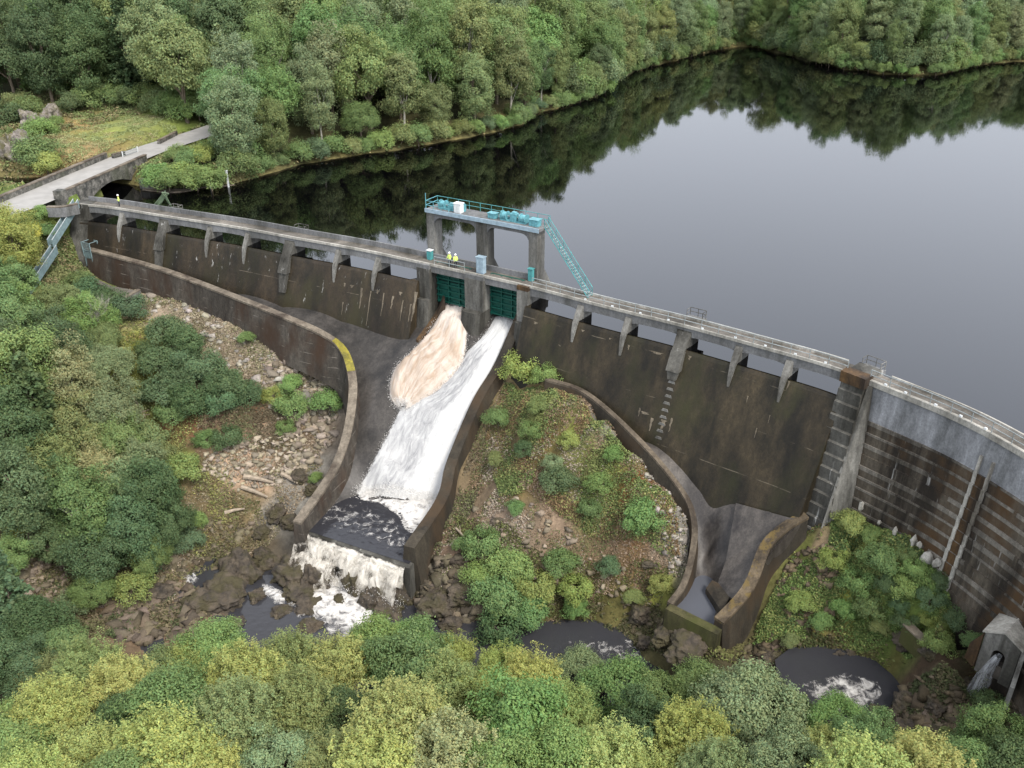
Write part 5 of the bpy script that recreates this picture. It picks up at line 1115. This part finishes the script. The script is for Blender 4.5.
# fallen log and driftwood
def log(p0, p1, r, label, br=2):
    a = tofield(*p0); b = tofield(*p1); a = Vector((*a[:2], ground(a[None, :2], False)[0]+.25)); b = Vector((*b[:2], ground(b[None, :2], False)[0]+.35))
    t = empty('fallen_trunk', tuple(a), label=label, cat='log', group='driftwood'); m = MB(); m.tube([a, (a+b)/2+Vector((0, 0, .1)), b], [r, r*.8, r*.4], 7)
    for k in range(br): c = a.lerp(b, .4+.25*k); m.tube([c, c+Vector((random.uniform(-1, 1), random.uniform(-1, 1), .5))*1.2], [r*.4, r*.15], 5)
    kid(m, 'stem', M['timber'], t)
log((133,398),(146,420), .22, 'bleached fallen trunk lying steeply among slope shrubs', 3); log((134,420),(150,412), .15, 'short bleached branch crossing the fallen trunk'); log((244,478),(274,486), .35, 'grey drift log on the rubble left of the curved wall', 0); log((242,490),(268,500), .3, 'grey drift log below the upper log on the rubble', 0); log((225,515),(245,512), .25, 'small dark log on the brown bank', 0); log((456,530),(468,545), .14, 'thin bleached branch beside the right chute wall', 1); log((880,530),(901,528), .15, 'white driftwood branch at the toe of the arched dam', 1); log((282,476),(298,486), .3, 'dark log wedged in the gully beside the left wall', 0)

# ------------------------------------------------------------------ far wood
def poisson(cands, dmin):
    cell = {}; out = []
    for p in cands:
        k = (int(p[0]//dmin), int(p[1]//dmin)); ok = True
        for i in (-1, 0, 1):
            for j in (-1, 0, 1):
                for q in cell.get((k[0]+i, k[1]+j), ()):
                    if (q[0]-p[0])**2+(q[1]-p[1])**2 < dmin*dmin: ok = False
        if ok: cell.setdefault(k, []).append(p); out.append(p)
    return out
cand = np.column_stack([rng.uniform(-190, 240, 60000), rng.uniform(140, 420, 60000)])
sdv = (cand[:, 1]-ysh(cand[:, 0]))*.8
rdist = distseg(cand, RDc); cand_ok = (sdv > 3.0) & (sdv < 125) & (rdist > 6)
ins_f = inside(cand, [tuple(p) for p in FIELD]); fd = distseg(cand, [tuple(p) for p in FIELD]+[tuple(FIELD[0])])
cand_ok &= ~ins_f & (fd > 2.5)
left_zone = cand[:, 0] < at(235, 125, 3)[0]
px_, py_ = proj(cand[:, 0], cand[:, 1], 5.)
cand_ok &= (px_ > -70) & (px_ < 1090)
pxg, pyg = proj(cand[:, 0], cand[:, 1], bank(cand)[:, 0] if bank(cand).ndim > 1 else bank(cand))
cand_ok &= ~((pxg < 172) & (pyg > 104)) & ~((pxg < 236) & (pyg > 124))
cand_ok &= (pyg > -40)
lim = np.interp(px_, [0, 230, 400, 560, 700, 850, 1024], [100, 74, 62, 54, 44, 42, 50]); edge_d = sdv; cand_ok &= edge_d < lim
cand = cand[cand_ok]; sdv = sdv[cand_ok]
order = np.argsort(sdv+rng.uniform(0, 2, len(sdv))); pts = poisson([tuple(cand[i]) for i in order], 7.0)
bg = []
def pick(px, py, r):
    w = float(vnoise(np.array([[px/45., py/30.]]), 1., 3)[0])
    if px < 230 and py < 90: return r.choice(['D', 'D', 'G', 'GR', 'O', 'D'])
    if px > 640: return r.choice(['GR', 'G', 'O', 'O', 'G', 'GR', 'S'])
    return r.choice(['G', 'O', 'GR', 'D', 'G', 'G', 'O', 'S', 'G2'] if w < .2 else ['O', 'GR', 'G2', 'G', 'O'])
rs = random.Random(11)
zones = {}
for (x, y) in pts:
    sd_ = (y-ysh(x))*.8; z = ground(np.array([[x, y]]), False)[0]; px, py = proj(x, y, z+6)
    if px < -50 or px > 1070: continue
    front = sd_ < 7 and px > 225
    kd = rs.choice(['full', 'round', 'tall', 'full', 'full', 'tall', 'feather' if px > 200 else 'conifer'])
    if px < 230: kd = rs.choice(['full', 'full', 'conifer', 'round', 'tall'])
    sc = rs.uniform(1.25, 1.75)
    if px > 640: sc *= .95
    if front: kd = rs.choice(['full', 'full', 'dome', 'tall']); sc = rs.uniform(.85, 1.35)
    ck = pick(px, py, rs)
    o = addtree(kd, x, y, z, sc, ck, rs.uniform(1.0, 1.3), .14)
    row = min(4, int(sd_//8)); zn = 'behind the meadow' if px < 235 else ('near the quay' if px < 430 else ('behind the gantry' if px < 640 else 'across the lake'))
    rown = ['waterside ', 'second row ', 'third row ', 'fourth row ', 'rearmost '][row]
    zones.setdefault((zn, rown if px >= 235 else ''), []).append(o)
for (zn, rw_), L_ in zones.items(): labelall(L_, zn, 'trees of the far wood', rw_)
nfar = sum(len(v) for v in zones.values()); print('far trees', nfar)
# waterside bushes
bs_ = [(158,174,24,'G2'),(168,176,22,'G'),(182,174,24,'Y2'),(196,176,24,'G2'),(210,176,24,'G'),(236,166,26,'G'),(180,164,18,'G2'),(204,164,20,'Y2'),(216,160,20,'G'),(192,166,18,'G'),(228,158,22,'G2'),(244,158,24,'G'),(112,168-8,1,'G')]
items = []
for x, y, d, c in bs_[:-1]:
    q = at(x, y+4, 2.6); s = d/2/(F/(q[1]*math.cos(TH)+(CH-3)*math.sin(TH)))/1.9; g = bank(q[None, :2])[0]; items.append(addtree('shrub', q[0], q[1], max(g, 1.0), s*1.5, c, 1.0))
items2 = []; u_ = list(zip(shx, shy)); SHC = catmull([np.array(p) for p in u_ if p[0] > -48], 3.4)
for k, p in enumerate(SHC):
    px, py = proj(p[0], p[1], 0)
    if 560 < px < 1050: items2.append(addtree('shrub', p[0]+rs.uniform(-1, 1), p[1]+rs.uniform(4.5, 7), 1.6, rs.uniform(2.0, 2.9), rs.choice(['G', 'O', 'GR', 'D']), 1.2))
    if 236 < px < 1050: items.append(addtree('shrub', p[0]+rs.uniform(-.8, .8), p[1]+rs.uniform(.6, 2.4), .8, rs.uniform(.9, 1.7), rs.choice(['G', 'G', 'O', 'G2', 'G', 'B'] if px < 700 else ['G', 'O', 'G2']), 1.1))
labelall(items, 'along the reservoir edge', 'bushes along the reservoir edge'); labelall(items2, 'behind the waterside bushes', 'taller shrubs behind the waterside bushes')
items = [addtree('shrub', *at(x, y, z)[:2], z-.3, s, c) for x, y, z, s, c in ((72,112,5.2,1.7,'D'),(88,108,5.5,2.0,'G'),(102,104,5.6,1.8,'D'),(118,104,5.6,1.9,'G'),(134,106,5.6,1.9,'D'),(148,108,5.4,2.0,'G'),(160,112,5.2,1.9,'O'),(172,116,4.8,2.1,'G'),(186,118,4.6,2.2,'G2'),(200,117,4.6,2.0,'G'),(214,116,4.6,2.2,'D'),(228,114,4.6,2.1,'G'),(38,166,2.0,2.2,'G'),(30,118,4,1.9,'O'),(42,138,3.4,1.7,'BG'),(56,130,3.4,1.2,'BG'),(10,128,3.5,2.2,'D'),(48,172,1.5,1.5,'Y2'),(18,108,5,1.6,'O'))]
labelall(items, 'by the meadow outcrop', 'shrubs by the meadow outcrop')
items = [plant('shrub', x, y, d, c, t0=6) for x, y, d, c in ((8,222,28,'G'),(26,226,30,'G'),(40,216,20,'G2'),(55,222,18,'Y2'),(22,240,26,'Y2'),(48,236,22,'G'))]
labelall(items, 'below the left road end', 'shrubs by the left road end')

# ------------------------------------------------------------------ road, bridge, field walls
def offs(Lc, d):
    t = np.gradient(Lc, axis=0); t /= np.linalg.norm(t, axis=1)[:, None]; return Lc+np.stack([t[:, 1], -t[:, 0]], 1)*d
A_, B_ = offs(RDc, 2.9), offs(RDc, -4.2)
m = MB(); m.quad_grid([[(*a, 3.42), (*b, 3.42)] for a, b in zip(A_, B_)]); o = m.build('road', M['asphalt']); tag(o, kind='structure')
# bridge between two stations on the road
bp0, bp1 = at(75, 194, 3.4)[:2], at(150, 163, 3.4)[:2]
k0 = int(np.argmin(np.linalg.norm(offs(RDc, 3.0)-bp0, axis=1))); k1 = int(np.argmin(np.linalg.norm(offs(RDc, 3.0)-bp1, axis=1)))
bl = RDc[k0]; be = RDc[k1]; bd = (be-bl)/np.linalg.norm(be-bl); bn = np.array((bd[1], -bd[0])); BL = np.linalg.norm(be-bl)
def BF(u, s, z): p = bl+bd*u+bn*s; return (p[0], p[1], z)
br = empty('stone_bridge', BF(BL/2, 0, 0), label='single arch stone bridge carrying the grey road behind the left end of the dam', cat='bridge')
for s, nm in ((3.1, 'arch_face'), (-4.75, 'arch_face')):
    m = MB(); nA = 24; span = BL*.84; c = BL*.50; lowr = []
    for i in range(nA+1):
        f = i/nA; u = c-span/2+span*f; z = -.6+3.2*math.sin(math.pi*f)**.7
        lowr.append((u, max(z, -.6)))
    pr = [(-1.5, 3.3)]+[(-1.5, -2)]+[(c-span/2, -2)]+lowr+[(c+span/2, -2), (BL+1.5, -2), (BL+1.5, 3.3)]
    # build as quads columns
    us_ = [(-1.5, -2), (c-span/2-.01, -2)]+lowr+[(c+span/2+.01, -2), (BL+1.5, -2)]
    for (u0_, z0_), (u1_, z1_) in zip(us_[:-1], us_[1:]):
        m.hexa([BF(u0_, s, z0_), BF(u1_, s, z1_), BF(u1_, s+.45, z1_), BF(u0_, s+.45, z0_), BF(u0_, s, 3.3), BF(u1_, s, 3.3), BF(u1_, s+.45, 3.3), BF(u0_, s+.45, 3.3)])
    kid(m, nm, M['stone'], br)
m = MB()
for (u0_, z0_), (u1_, z1_) in zip(lowr[:-1], lowr[1:]): m.hexa([BF(u0_, -4.29, z0_+.02), BF(u1_, -4.29, z1_+.02), BF(u1_, 3.1, z1_+.02), BF(u0_, 3.1, z0_+.02), BF(u0_, -4.29, 3.35), BF(u1_, -4.29, 3.35), BF(u1_, 3.1, 3.35), BF(u0_, 3.1, 3.35)])
m.box(-1.5, c-span/2, -4.29, 3.1, -2, 3.35, BF); m.box(c+span/2, BL+1.5, -4.29, 3.1, -2, 3.35, BF)
kid(m, 'vault', M['stone'], br)
for s0, s1, e0, e1 in ((2.95, 3.5, -1.5, BL+1.5), (-4.7, -4.15, -9, BL+1.5)):
    m = MB(); m.box(e0, e1, s0, s1, 3.31, 4.25, BF); kid(m, 'parapet', M['stone'], br)
    m = MB(); m.box(e0-.05, e1+.05, s0-.06, s1+.06, 4.253, 4.42, BF); kid(m, 'coping', M['wallcap'], br)
m = MB(); m.box(-3.0, -1.6, 2.6, 4.0, 2.5, 4.7, BF); kid(m, 'end_pillar', M['stone'], br)
# roadside stone wall
rw2 = [at(x, y, 4.2) for x, y in ((112,154),(135,149),(158,140),(176,131))]
def stonewall(pts, th, h, label, mat='stone'):
    L_ = catmull(pts, 1.0); w = empty('stone_wall', tuple(L_[0]), label=label, cat='wall'); t = np.gradient(L_[:, :2], axis=0); t /= np.linalg.norm(t, axis=1)[:, None]; nn = np.stack([t[:, 1], -t[:, 0]], 1)*th/2
    m = MB(); m.loft([[(p[0]-n[0], p[1]-n[1], p[2]-h), (p[0]+n[0], p[1]+n[1], p[2]-h), (p[0]+n[0], p[1]+n[1], p[2]-.15), (p[0]-n[0], p[1]-n[1], p[2]-.15)] for p, n in zip(L_, nn)]); kid(m, 'body', M[mat], w)
    m = MB(); m.loft([[(p[0]-n[0]*1.15, p[1]-n[1]*1.15, p[2]-.147), (p[0]+n[0]*1.15, p[1]+n[1]*1.15, p[2]-.147), (p[0]+n[0]*1.15, p[1]+n[1]*1.15, p[2]), (p[0]-n[0]*1.15, p[1]-n[1]*1.15, p[2])] for p, n in zip(L_, nn)]); kid(m, 'coping', M['wallcap'], w)
stonewall(rw2[2:], .5, 1.5, 'low stone wall at the far end of the road verge')
stonewall([rw2[0], at(124,151,4.2)], .5, 1.5, 'short stone wall between the bridge and the field gate')
# pale field gate
a, b = at(122,152,4.3), at(137,147,4.3); gt = empty('field_gate', tuple(a-np.array((0, 0, 1.1))), label='pale grey metal field gate between the roadside walls', cat='gate'); m = MB()
for k in (.1, .4, .7, 1.0): m.tube([tuple(a-np.array((0, 0, k))), tuple(b-np.array((0, 0, k)))], .05, 5)
kid(m, 'bars', M['steel'], gt); m = MB()
for p in (a, b): m.tube([tuple(p+np.array((0, 0, .1))), tuple(p-np.array((0, 0, 1.4)))], .09, 6)
kid(m, 'posts', M['whitep'], gt)
# low wall from dam end to road + quay
stonewall([at(47,206,3.9), at(62,206,3.9), at(77,203,3.9)], .6, 1.6, 'low grey concrete wall from the dam end toward the road', 'beam')
stonewall([at(146,188,.9), at(165,190,.9), at(183,190,.8), at(200,186,.9), at(232,184,.7), at(246,178,.6)], 1.8, 2.2, 'weathered concrete quay along the water under the bushes', 'pierdark')
stonewall([at(140,178,2.4), at(152,180,2.3), at(165,182,1.6)], .8, 2.2, 'short grey wing wall beside the bridge arch', 'pier')
for px, py, h, lb in ((228.5,186,2.6,'white gauge post standing at the end of the quay'),(211,187,1.3,'short white post in the middle of the quay'),(159,176,1.2,'small white post beside the bridge end')):
    q = at(px, py, .9); g = empty('gauge_post', tuple(q), label=lb, cat='post', group='white posts on the quay'); m = MB(); m.box(-.14, .14, -.1, .1, -.3, h, lambda a, b, c: (q[0]+a, q[1]+b, q[2]+c)); kid(m, 'post', M['whitep'], g); m = MB(); m.box(-.2, .2, -.16, .16, h, h+.08, lambda a, b, c: (q[0]+a, q[1]+b, q[2]+c)); kid(m, 'cap', M['whitep'], g)

# ------------------------------------------------------------------ left end fittings
u = UP(160, 3, -2.4); g = empty('lifting_frame', D(u, -2.9, 2.94), label='tilted dull green steel frame behind the second pier from the dam left end', cat='frame')
m = MB()
for a, b in (((-1.6, 3.0), (.9, 5.6)), ((-.9, 3.0), (1.5, 5.3)), ((.9, 5.6), (1.5, 5.3)), ((.9, 5.6), (1.7, 3.0)), ((1.5, 5.3), (1.7, 3.0)), ((-1.6, 3.0), (1.7, 3.0))): m.tube([D(u+a[0], -2.5, a[1]), D(u+b[0], -3.2, b[1])], .1, 5)
kid(m, 'members', M['greenleaf'], g); m = MB(); m.hexa([D(u-1.6, -2.75, 3.0), D(u-.6, -2.75, 3.0), D(u-.6, -2.85, 3.0), D(u-1.6, -2.85, 3.0), D(u+.8, -2.75, 5.5), D(u+1.5, -2.75, 5.2), D(u+1.5, -2.85, 5.2), D(u+.8, -2.85, 5.5)]); kid(m, 'panel', M['greenleaf'], g)
# cage on the wall head
q = at(92, 250, -3.2); cg = empty('steel_cage', tuple(q), label='blue grey steel cage gate at the upper end of the long curved wall', cat='cage')
fr = lambda a, b, c: (q[0]+a*.85+b*.3, q[1]-a*.45+b*.6, q[2]+c)
m = MB()
for a, b in ((-1.2, -.9), (.4, -.9), (-1.2, 1.3), (.4, 1.3)): m.tube([fr(a, b, -2.6), fr(a*1.15, b, 1.3)], .09, 6)
for z in (-1, 0, 1.25): m.tube([fr(-1.25, -.9, z), fr(.45, -.9, z), fr(.45, 1.3, z), fr(-1.25, 1.3, z), fr(-1.25, -.9, z)], .06, 5)
kid(m, 'frame', M['bluesteel'], cg); m = MB(); m.box(-1.15, .35, -.93, -.89, -2.4, -.2, fr); m.box(.42, .46, -.8, 1.2, -2.2, -.2, fr)
for a in np.arange(-1.1, .4, .22): m.tube([fr(a, -.9, -.2), fr(a, -.9, 1.2)], .03, 4)
kid(m, 'mesh_panel', M['bluesteel'], cg)
# descending steel stairway in two flights
def stair(p0, p1, label):
    a, b = np.array(at(*p0)), np.array(at(*p1)); s = empty('steel_stairway', tuple(b), label=label, cat='stair', group='steel stair flights on the left abutment'); dd = b-a; hn = np.array((dd[1], -dd[0], 0)); hn /= np.linalg.norm(hn)
    for sg in (-.42, .42):
        m = MB(); o = hn*sg; m.hexa([a+o-hn*.04+np.array((0,0,-.2)), b+o-hn*.04+np.array((0,0,-.2)), b+o+hn*.04+np.array((0,0,-.2)), a+o+hn*.04+np.array((0,0,-.2)), a+o-hn*.04+np.array((0,0,1.0)), b+o-hn*.04+np.array((0,0,1.0)), b+o+hn*.04+np.array((0,0,1.0)), a+o+hn*.04+np.array((0,0,1.0))]); kid(m, 'side_panel', M['bluesteel'], s)
        m = MB(); m.tube([a+o+np.array((0, 0, 1.08)), b+o+np.array((0, 0, 1.08))], .06, 5); kid(m, 'handrail', M['steel'], s)
    for f in np.linspace(.02, .98, 22):
        p = a+dd*f; m = MB(); e = dd/np.linalg.norm(dd)*.13; e[2] = 0
        m.hexa([p-hn*.37-e, p+hn*.37-e, p+hn*.37+e, p-hn*.37+e]+[x+np.array((0, 0, .05)) for x in (p-hn*.37-e, p+hn*.37-e, p+hn*.37+e, p-hn*.37+e)]); kid(m, 'tread', M['bluesteel'], s)
stair((77,206,3.0), (51,247,-1.2), 'blue grey steel stair flight from the dam end, upper of two'); stair((55,252,-1.9), (27,294,-4.6), 'blue grey steel stair flight running into the trees, lower of two')
# landing slab with low kerb
pp = [at(60,262,-5.6), at(112,286,-6.6), at(139,291,-7.0), at(124,303,-7.2), at(78,280,-6.6)]
m = MB(); k = 5; m.v = [(p[0], p[1], p[2]-1.6) for p in pp]+[tuple(p) for p in pp]; m.f = [tuple(range(k))[::-1], tuple(range(k, 2*k))]+[(i, (i+1) % k, k+(i+1) % k, k+i) for i in range(k)]
ld = empty('landing_slab', tuple(pp[0]-np.array((0, 0, 1.5))), label='leaf littered concrete landing outside the upper end of the curved wall', cat='slab'); kid(m, 'slab', M['deck'], ld)
stonewall([at(56,258,-4.6), at(80,273,-5.4), at(100,284,-6.0)], .35, 1.4, 'low dark kerb wall on the littered landing', 'wall')
stonewall([at(124,297,-6.4), at(139,289,-6.3)], .5, 1.2, 'short concrete kerb at the lower end of the landing', 'pier')

# ------------------------------------------------------------------ outlet house and spray
oc = at(1004, 642, -11.4); f_ = np.array((-.62, -.55)); f_ /= np.linalg.norm(f_); sd_ = np.array((f_[1], -f_[0]))*-1
def OF(a, b, c): p = oc[:2]+sd_*a*.84+f_*b*.84; return (p[0], p[1], oc[2]+c*.88)
oh = empty('outlet_house', OF(0, -1, -4.5), label='small stained concrete outlet house with a dark arched mouth at the dam foot', cat='outlet house')
def archwall(m, w, zb, zt, gap, gz, b0, b1):
    nA = 12; top = lambda a: zt+ .9*(1-abs(a)/w)
    cols2 = [(-w, None)]+[(gap*-math.cos(math.pi*i/nA), gz+gap*math.sin(math.pi*i/nA)) for i in range(nA+1)]+[(w, None)]
    for (a0, z0), (a1, z1) in zip(cols2[:-1], cols2[1:]):
        z0 = zb if z0 is None else z0; z1 = zb if z1 is None else z1
        if abs(a0) == w or abs(a1) == w: z0 = z1 = zb
        m.hexa([OF(a0, b0, z0), OF(a1, b0, z1), OF(a1, b1, z1), OF(a0, b1, z0), OF(a0, b0, top(a0)), OF(a1, b0, top(a1)), OF(a1, b1, top(a1)), OF(a0, b1, top(a0))])
m = MB(); archwall(m, 1.7, -4.5, .3, .62, -1.6, 0, .35); kid(m, 'front_wall', M['pier'], oh)
m = MB(); m.box(-1.69, -1.4, -3.5, -.003, -4.5, .3, OF); kid(m, 'side_wall', M['wallright'], oh); m = MB(); m.box(1.4, 1.69, -3.5, -.003, -4.5, .3, OF); kid(m, 'side_wall', M['pier'], oh)
m = MB(); m.box(-1.39, 1.39, -3.2, -2.9, -4.5, .3, OF); m.box(-1.39, 1.39, -2.9, -.01, -4.5, -3.0, OF); kid(m, 'chamber', M['wall'], oh)
m = MB()
for sg in (-1, 1): m.hexa([OF(0, -3.6, 1.22), OF(sg*1.95, -3.6, .22), OF(sg*1.95, .5, .22), OF(0, .5, 1.22), OF(0, -3.6, 1.42), OF(sg*1.95, -3.6, .42), OF(sg*1.95, .5, .42), OF(0, .5, 1.42)])
kid(m, 'roof', M['curb'], oh)
m = MB(); m.hexa([OF(-2.7, .6, -3.2), OF(-1.75, .3, -4), OF(-1.75, .7, -4), OF(-2.7, 1.0, -3.2), OF(-2.6, .6, -1.3), OF(-1.75, .3, .2), OF(-1.75, .7, .2), OF(-2.6, 1.0, -1.3)]); kid(m, 'wing_wall', M['rust'], oh)
m = MB(); m.hexa([OF(1.75, .3, -4.5), OF(2.3, 2.8, -5), OF(2.7, 2.8, -5), OF(2.15, .3, -4.5), OF(1.75, .3, .2), OF(2.3, 2.8, -2.2), OF(2.7, 2.8, -2.2), OF(2.15, .3, .2)]); kid(m, 'wing_wall', M['pier'], oh)
# spray: a falling jet
p0 = np.array(OF(0, .2, -1.6)); p1 = at(966, 712, WL2); V = []; UVs = []; fm = []
nj, nk = 40, 14
for j in range(nj):
    f = j/(nj-1); c = p0+(p1-p0)*f; c[2] = p0[2]+(p1[2]-p0[2])*(f*.45+.55*f*f); r_ = .26+.8*f
    for k in range(nk):
        t = 2*math.pi*k/(nk-1); q = c+np.array((math.cos(t)*r_, math.sin(t)*r_*.7, math.sin(t)*r_*.4)); q += np.array(mnoise.noise_vector(Vector(q*1.3)))*.12*f; V.append(q); UVs.append((k/nk*.25, f)); fm.append(.16-.12*f+.0*k)
idx = np.arange(nj*nk).reshape(nj, nk); Q = np.stack([idx[:-1, :-1], idx[:-1, 1:], idx[1:, 1:], idx[1:, :-1]], -1).reshape(-1, 4)
o = npmesh('outlet_spray_water', V, Q, M['spray'], smooth=True, extra={'foam': fm}, uv=UVs); tag(o, kind='structure')
# leaning rock wall below
stonewall([at(906,622,-15.3), at(930,644,-15.9), at(958,664,-16.6)], .8, 2.2, 'crumbling stone retaining wall on the bank left of the outlet house', 'mossy')
# white lime outfalls along the arch toe (each a small hanging deposit)
items = []
for i, (px, py, w, h) in enumerate(((858,500,.35,1.0),(877,519,.3,.5),(893,526,.3,.9),(911,535,.45,1.1),(917,541,.3,.6),(926,552,.9,1.3),(936,558,.5,.8))):
    us = np.arange(uBut1, ua1, .25); bestu = None
    s = 1.75; 
    xs = [proj(*D(q, s, -11.0))[0] for q in us]; u = float(np.interp(px, xs, us)); ys = [proj(*D(u, s, z))[1] for z in (-5, -16)]; z = -5+(py-ys[0])/(ys[1]-ys[0])*-11
    g = empty('lime_deposit', D(u, s, z-h), label=f'white lime crust at the toe of the arched dam, {ordn(i, 7)} in the row', cat='lime crust', group='lime crusts at the dam toe')
    me = rockmesh(60+i, .35, 3); me.materials.clear(); me.materials.append(M['white']); me.name = 'crust'
    c = bpy.data.objects.new('crust', me); col.objects.link(c); c.parent = g; c.location = (0, 0, h*.5); c.scale = (w*.8, w*.5, h*.62)

# ------------------------------------------------------------------ people
def person(loc, rz, label, pose=0):
    me = bpy.data.meshes.new('person'); ob = bpy.data.objects.new('person', me); col.objects.link(ob)
    J = [((0, 0, .95), .15), ((0, 0, 1.15), .145), ((0, 0, 1.36), .165), ((0, 0, 1.5), .06), ((0, .01, 1.62), .095), ((0, .01, 1.71), .085),
         ((-.1, 0, .88), .11), ((-.12, .02, .48), .07), ((-.12, -.01, .08), .05), ((-.12, .16, .04), .045), ((.1, 0, .88), .11), ((.13, .06, .48), .07), ((.14, .03, .08), .05), ((.14, .2, .04), .045),
         ((-.2, 0, 1.4), .065), ((-.27, .03, 1.13), .048), ((-.24, .22, .98), .036), ((-.22, .3, .97), .03), ((.2, 0, 1.4), .065), ((.28, .02, 1.12), .048), ((.27, .14+.1*pose, .92), .036), ((.27, .2+.1*pose, .87), .03)]
    E_ = [(0,1),(1,2),(2,3),(3,4),(4,5),(0,6),(6,7),(7,8),(8,9),(0,10),(10,11),(11,12),(12,13),(2,14),(14,15),(15,16),(16,17),(2,18),(18,19),(19,20),(20,21)]
    me.from_pydata([j[0] for j in J], E_, []); md = ob.modifiers.new('s', 'SKIN'); 
    sv = me.skin_vertices[0] if me.skin_vertices else None
    if sv is None:
        bm = bmesh.new(); bm.from_mesh(me); bm.verts.layers.skin.verify(); bm.to_mesh(me); bm.free(); sv = me.skin_vertices[0]
    for i, j in enumerate(J): sv.data[i].radius = (j[1], j[1])
    sv.data[0].use_root = True
    ss = ob.modifiers.new('u', 'SUBSURF'); ss.levels = 1; ss.render_levels = 1
    dg = bpy.context.evaluated_depsgraph_get(); nm = bpy.data.meshes.new_from_object(ob.evaluated_get(dg)); ob.modifiers.clear(); ob.data = nm
    nm.materials.clear(); nm.materials.append(M['skin']); nm.materials.append(M['hivis']); nm.materials.append(M['navy'])
    for p in nm.polygons:
        c = p.center; p.use_smooth = True; p.material_index = 0 if (c.z > 1.49 or (abs(c.x) > .18 and c.z < 1.0 and c.y > .12 and c.z > .6)) else (1 if c.z > .86 else 2)
    ob.location = loc; ob.rotation_euler = (0, 0, rz); tag(ob, label, 'person')
    m = MB()
    for k, (r_, z) in enumerate(((.145, 1.70), (.13, 1.70), (.125, 1.76), (.09, 1.82), (.02, 1.845))): pass
    m.loft([[(math.cos(t)*r_, .01+math.sin(t)*r_*1.1, z) for t in np.linspace(0, 2*math.pi, 12, endpoint=False)] for r_, z in ((.155, 1.67), (.15, 1.69), (.122, 1.70), (.118, 1.76), (.085, 1.82), (.02, 1.845))])
    h = m.build('helmet', M['helmet'], ob, smooth=True)
    return ob
def onwalk(px, s): u = UP(px, 4, s); return D(u, s, 2.965)
person(onwalk(449.5, -.9), 2.6, 'person in yellow jacket and white helmet at the railing, left of the pair', 1)
person(onwalk(455.5, -.7), 3.4, 'person in yellow jacket and white helmet at the railing, right of the pair', 0)
person(onwalk(118.5, -1.0), 2.0, 'lone person in yellow jacket on the walkway near the left end of the dam', 0)

# ------------------------------------------------------------------ light and world
w = bpy.data.worlds.new('World'); scene.world = w; w.use_nodes = True; nt = w.node_tree; bgN = nt.nodes['Background']
sky = nt.nodes.new('ShaderNodeTexSky'); sky.sky_type = 'NISHITA'; sky.sun_disc = False; SE, SA = 52, 140
sky.sun_elevation = R(SE); sky.sun_rotation = R(SA); sky.air_density = 1; sky.dust_density = 4; sky.ozone_density = 1
hs = nt.nodes.new('ShaderNodeHueSaturation'); hs.inputs['Saturation'].default_value = .25; hs.inputs['Value'].default_value = 1.0
nt.links.new(sky.outputs[0], hs.inputs['Color'])
mx = nt.nodes.new('ShaderNodeMix'); mx.data_type = 'RGBA'; mx.inputs[0].default_value = .5; mx.inputs[7].default_value = (8.6, 8.9, 9.6, 1)
nt.links.new(hs.outputs[0], mx.inputs[6])
tcw = nt.nodes.new('ShaderNodeTexCoord'); sxw = nt.nodes.new('ShaderNodeSeparateXYZ'); nt.links.new(tcw.outputs['Generated'], sxw.inputs[0])
zr_ = ramp(nt, sxw.outputs[2], [(0., (.55, .56, .57)), (.2, (1.10, 1.13, 1.18)), (.45, (1.76, 1.82, 1.93)), (.72, (.9, .9, .9)), (1., (.62, .61, .60))])
m2 = mixc(nt, 1.0, mx.outputs[2], zr_, 'MULTIPLY'); nt.links.new(m2, bgN.inputs[0]); bgN.inputs[1].default_value = .14
sl_ = bpy.data.lights.new('sun', 'SUN'); so = bpy.data.objects.new('sun', sl_); col.objects.link(so); sl_.energy = 2.2; sl_.angle = R(14); sl_.color = (1, .95, .87)
az = R(SA); dirv = Vector((math.sin(az)*math.cos(R(SE)), math.cos(az)*math.cos(R(SE)), math.sin(R(SE)))); so.rotation_euler = dirv.to_track_quat('Z', 'Y').to_euler()
so.location = (0, 0, 80)
vs = scene.view_settings; vs.view_transform = 'Standard'; vs.look = 'None'; vs.gamma = 1; vs.exposure = .78; vs.use_curve_mapping = False
scene.render.engine = 'CYCLES'; scene.cycles.transparent_max_bounces = 12; scene.cycles.max_bounces = 4
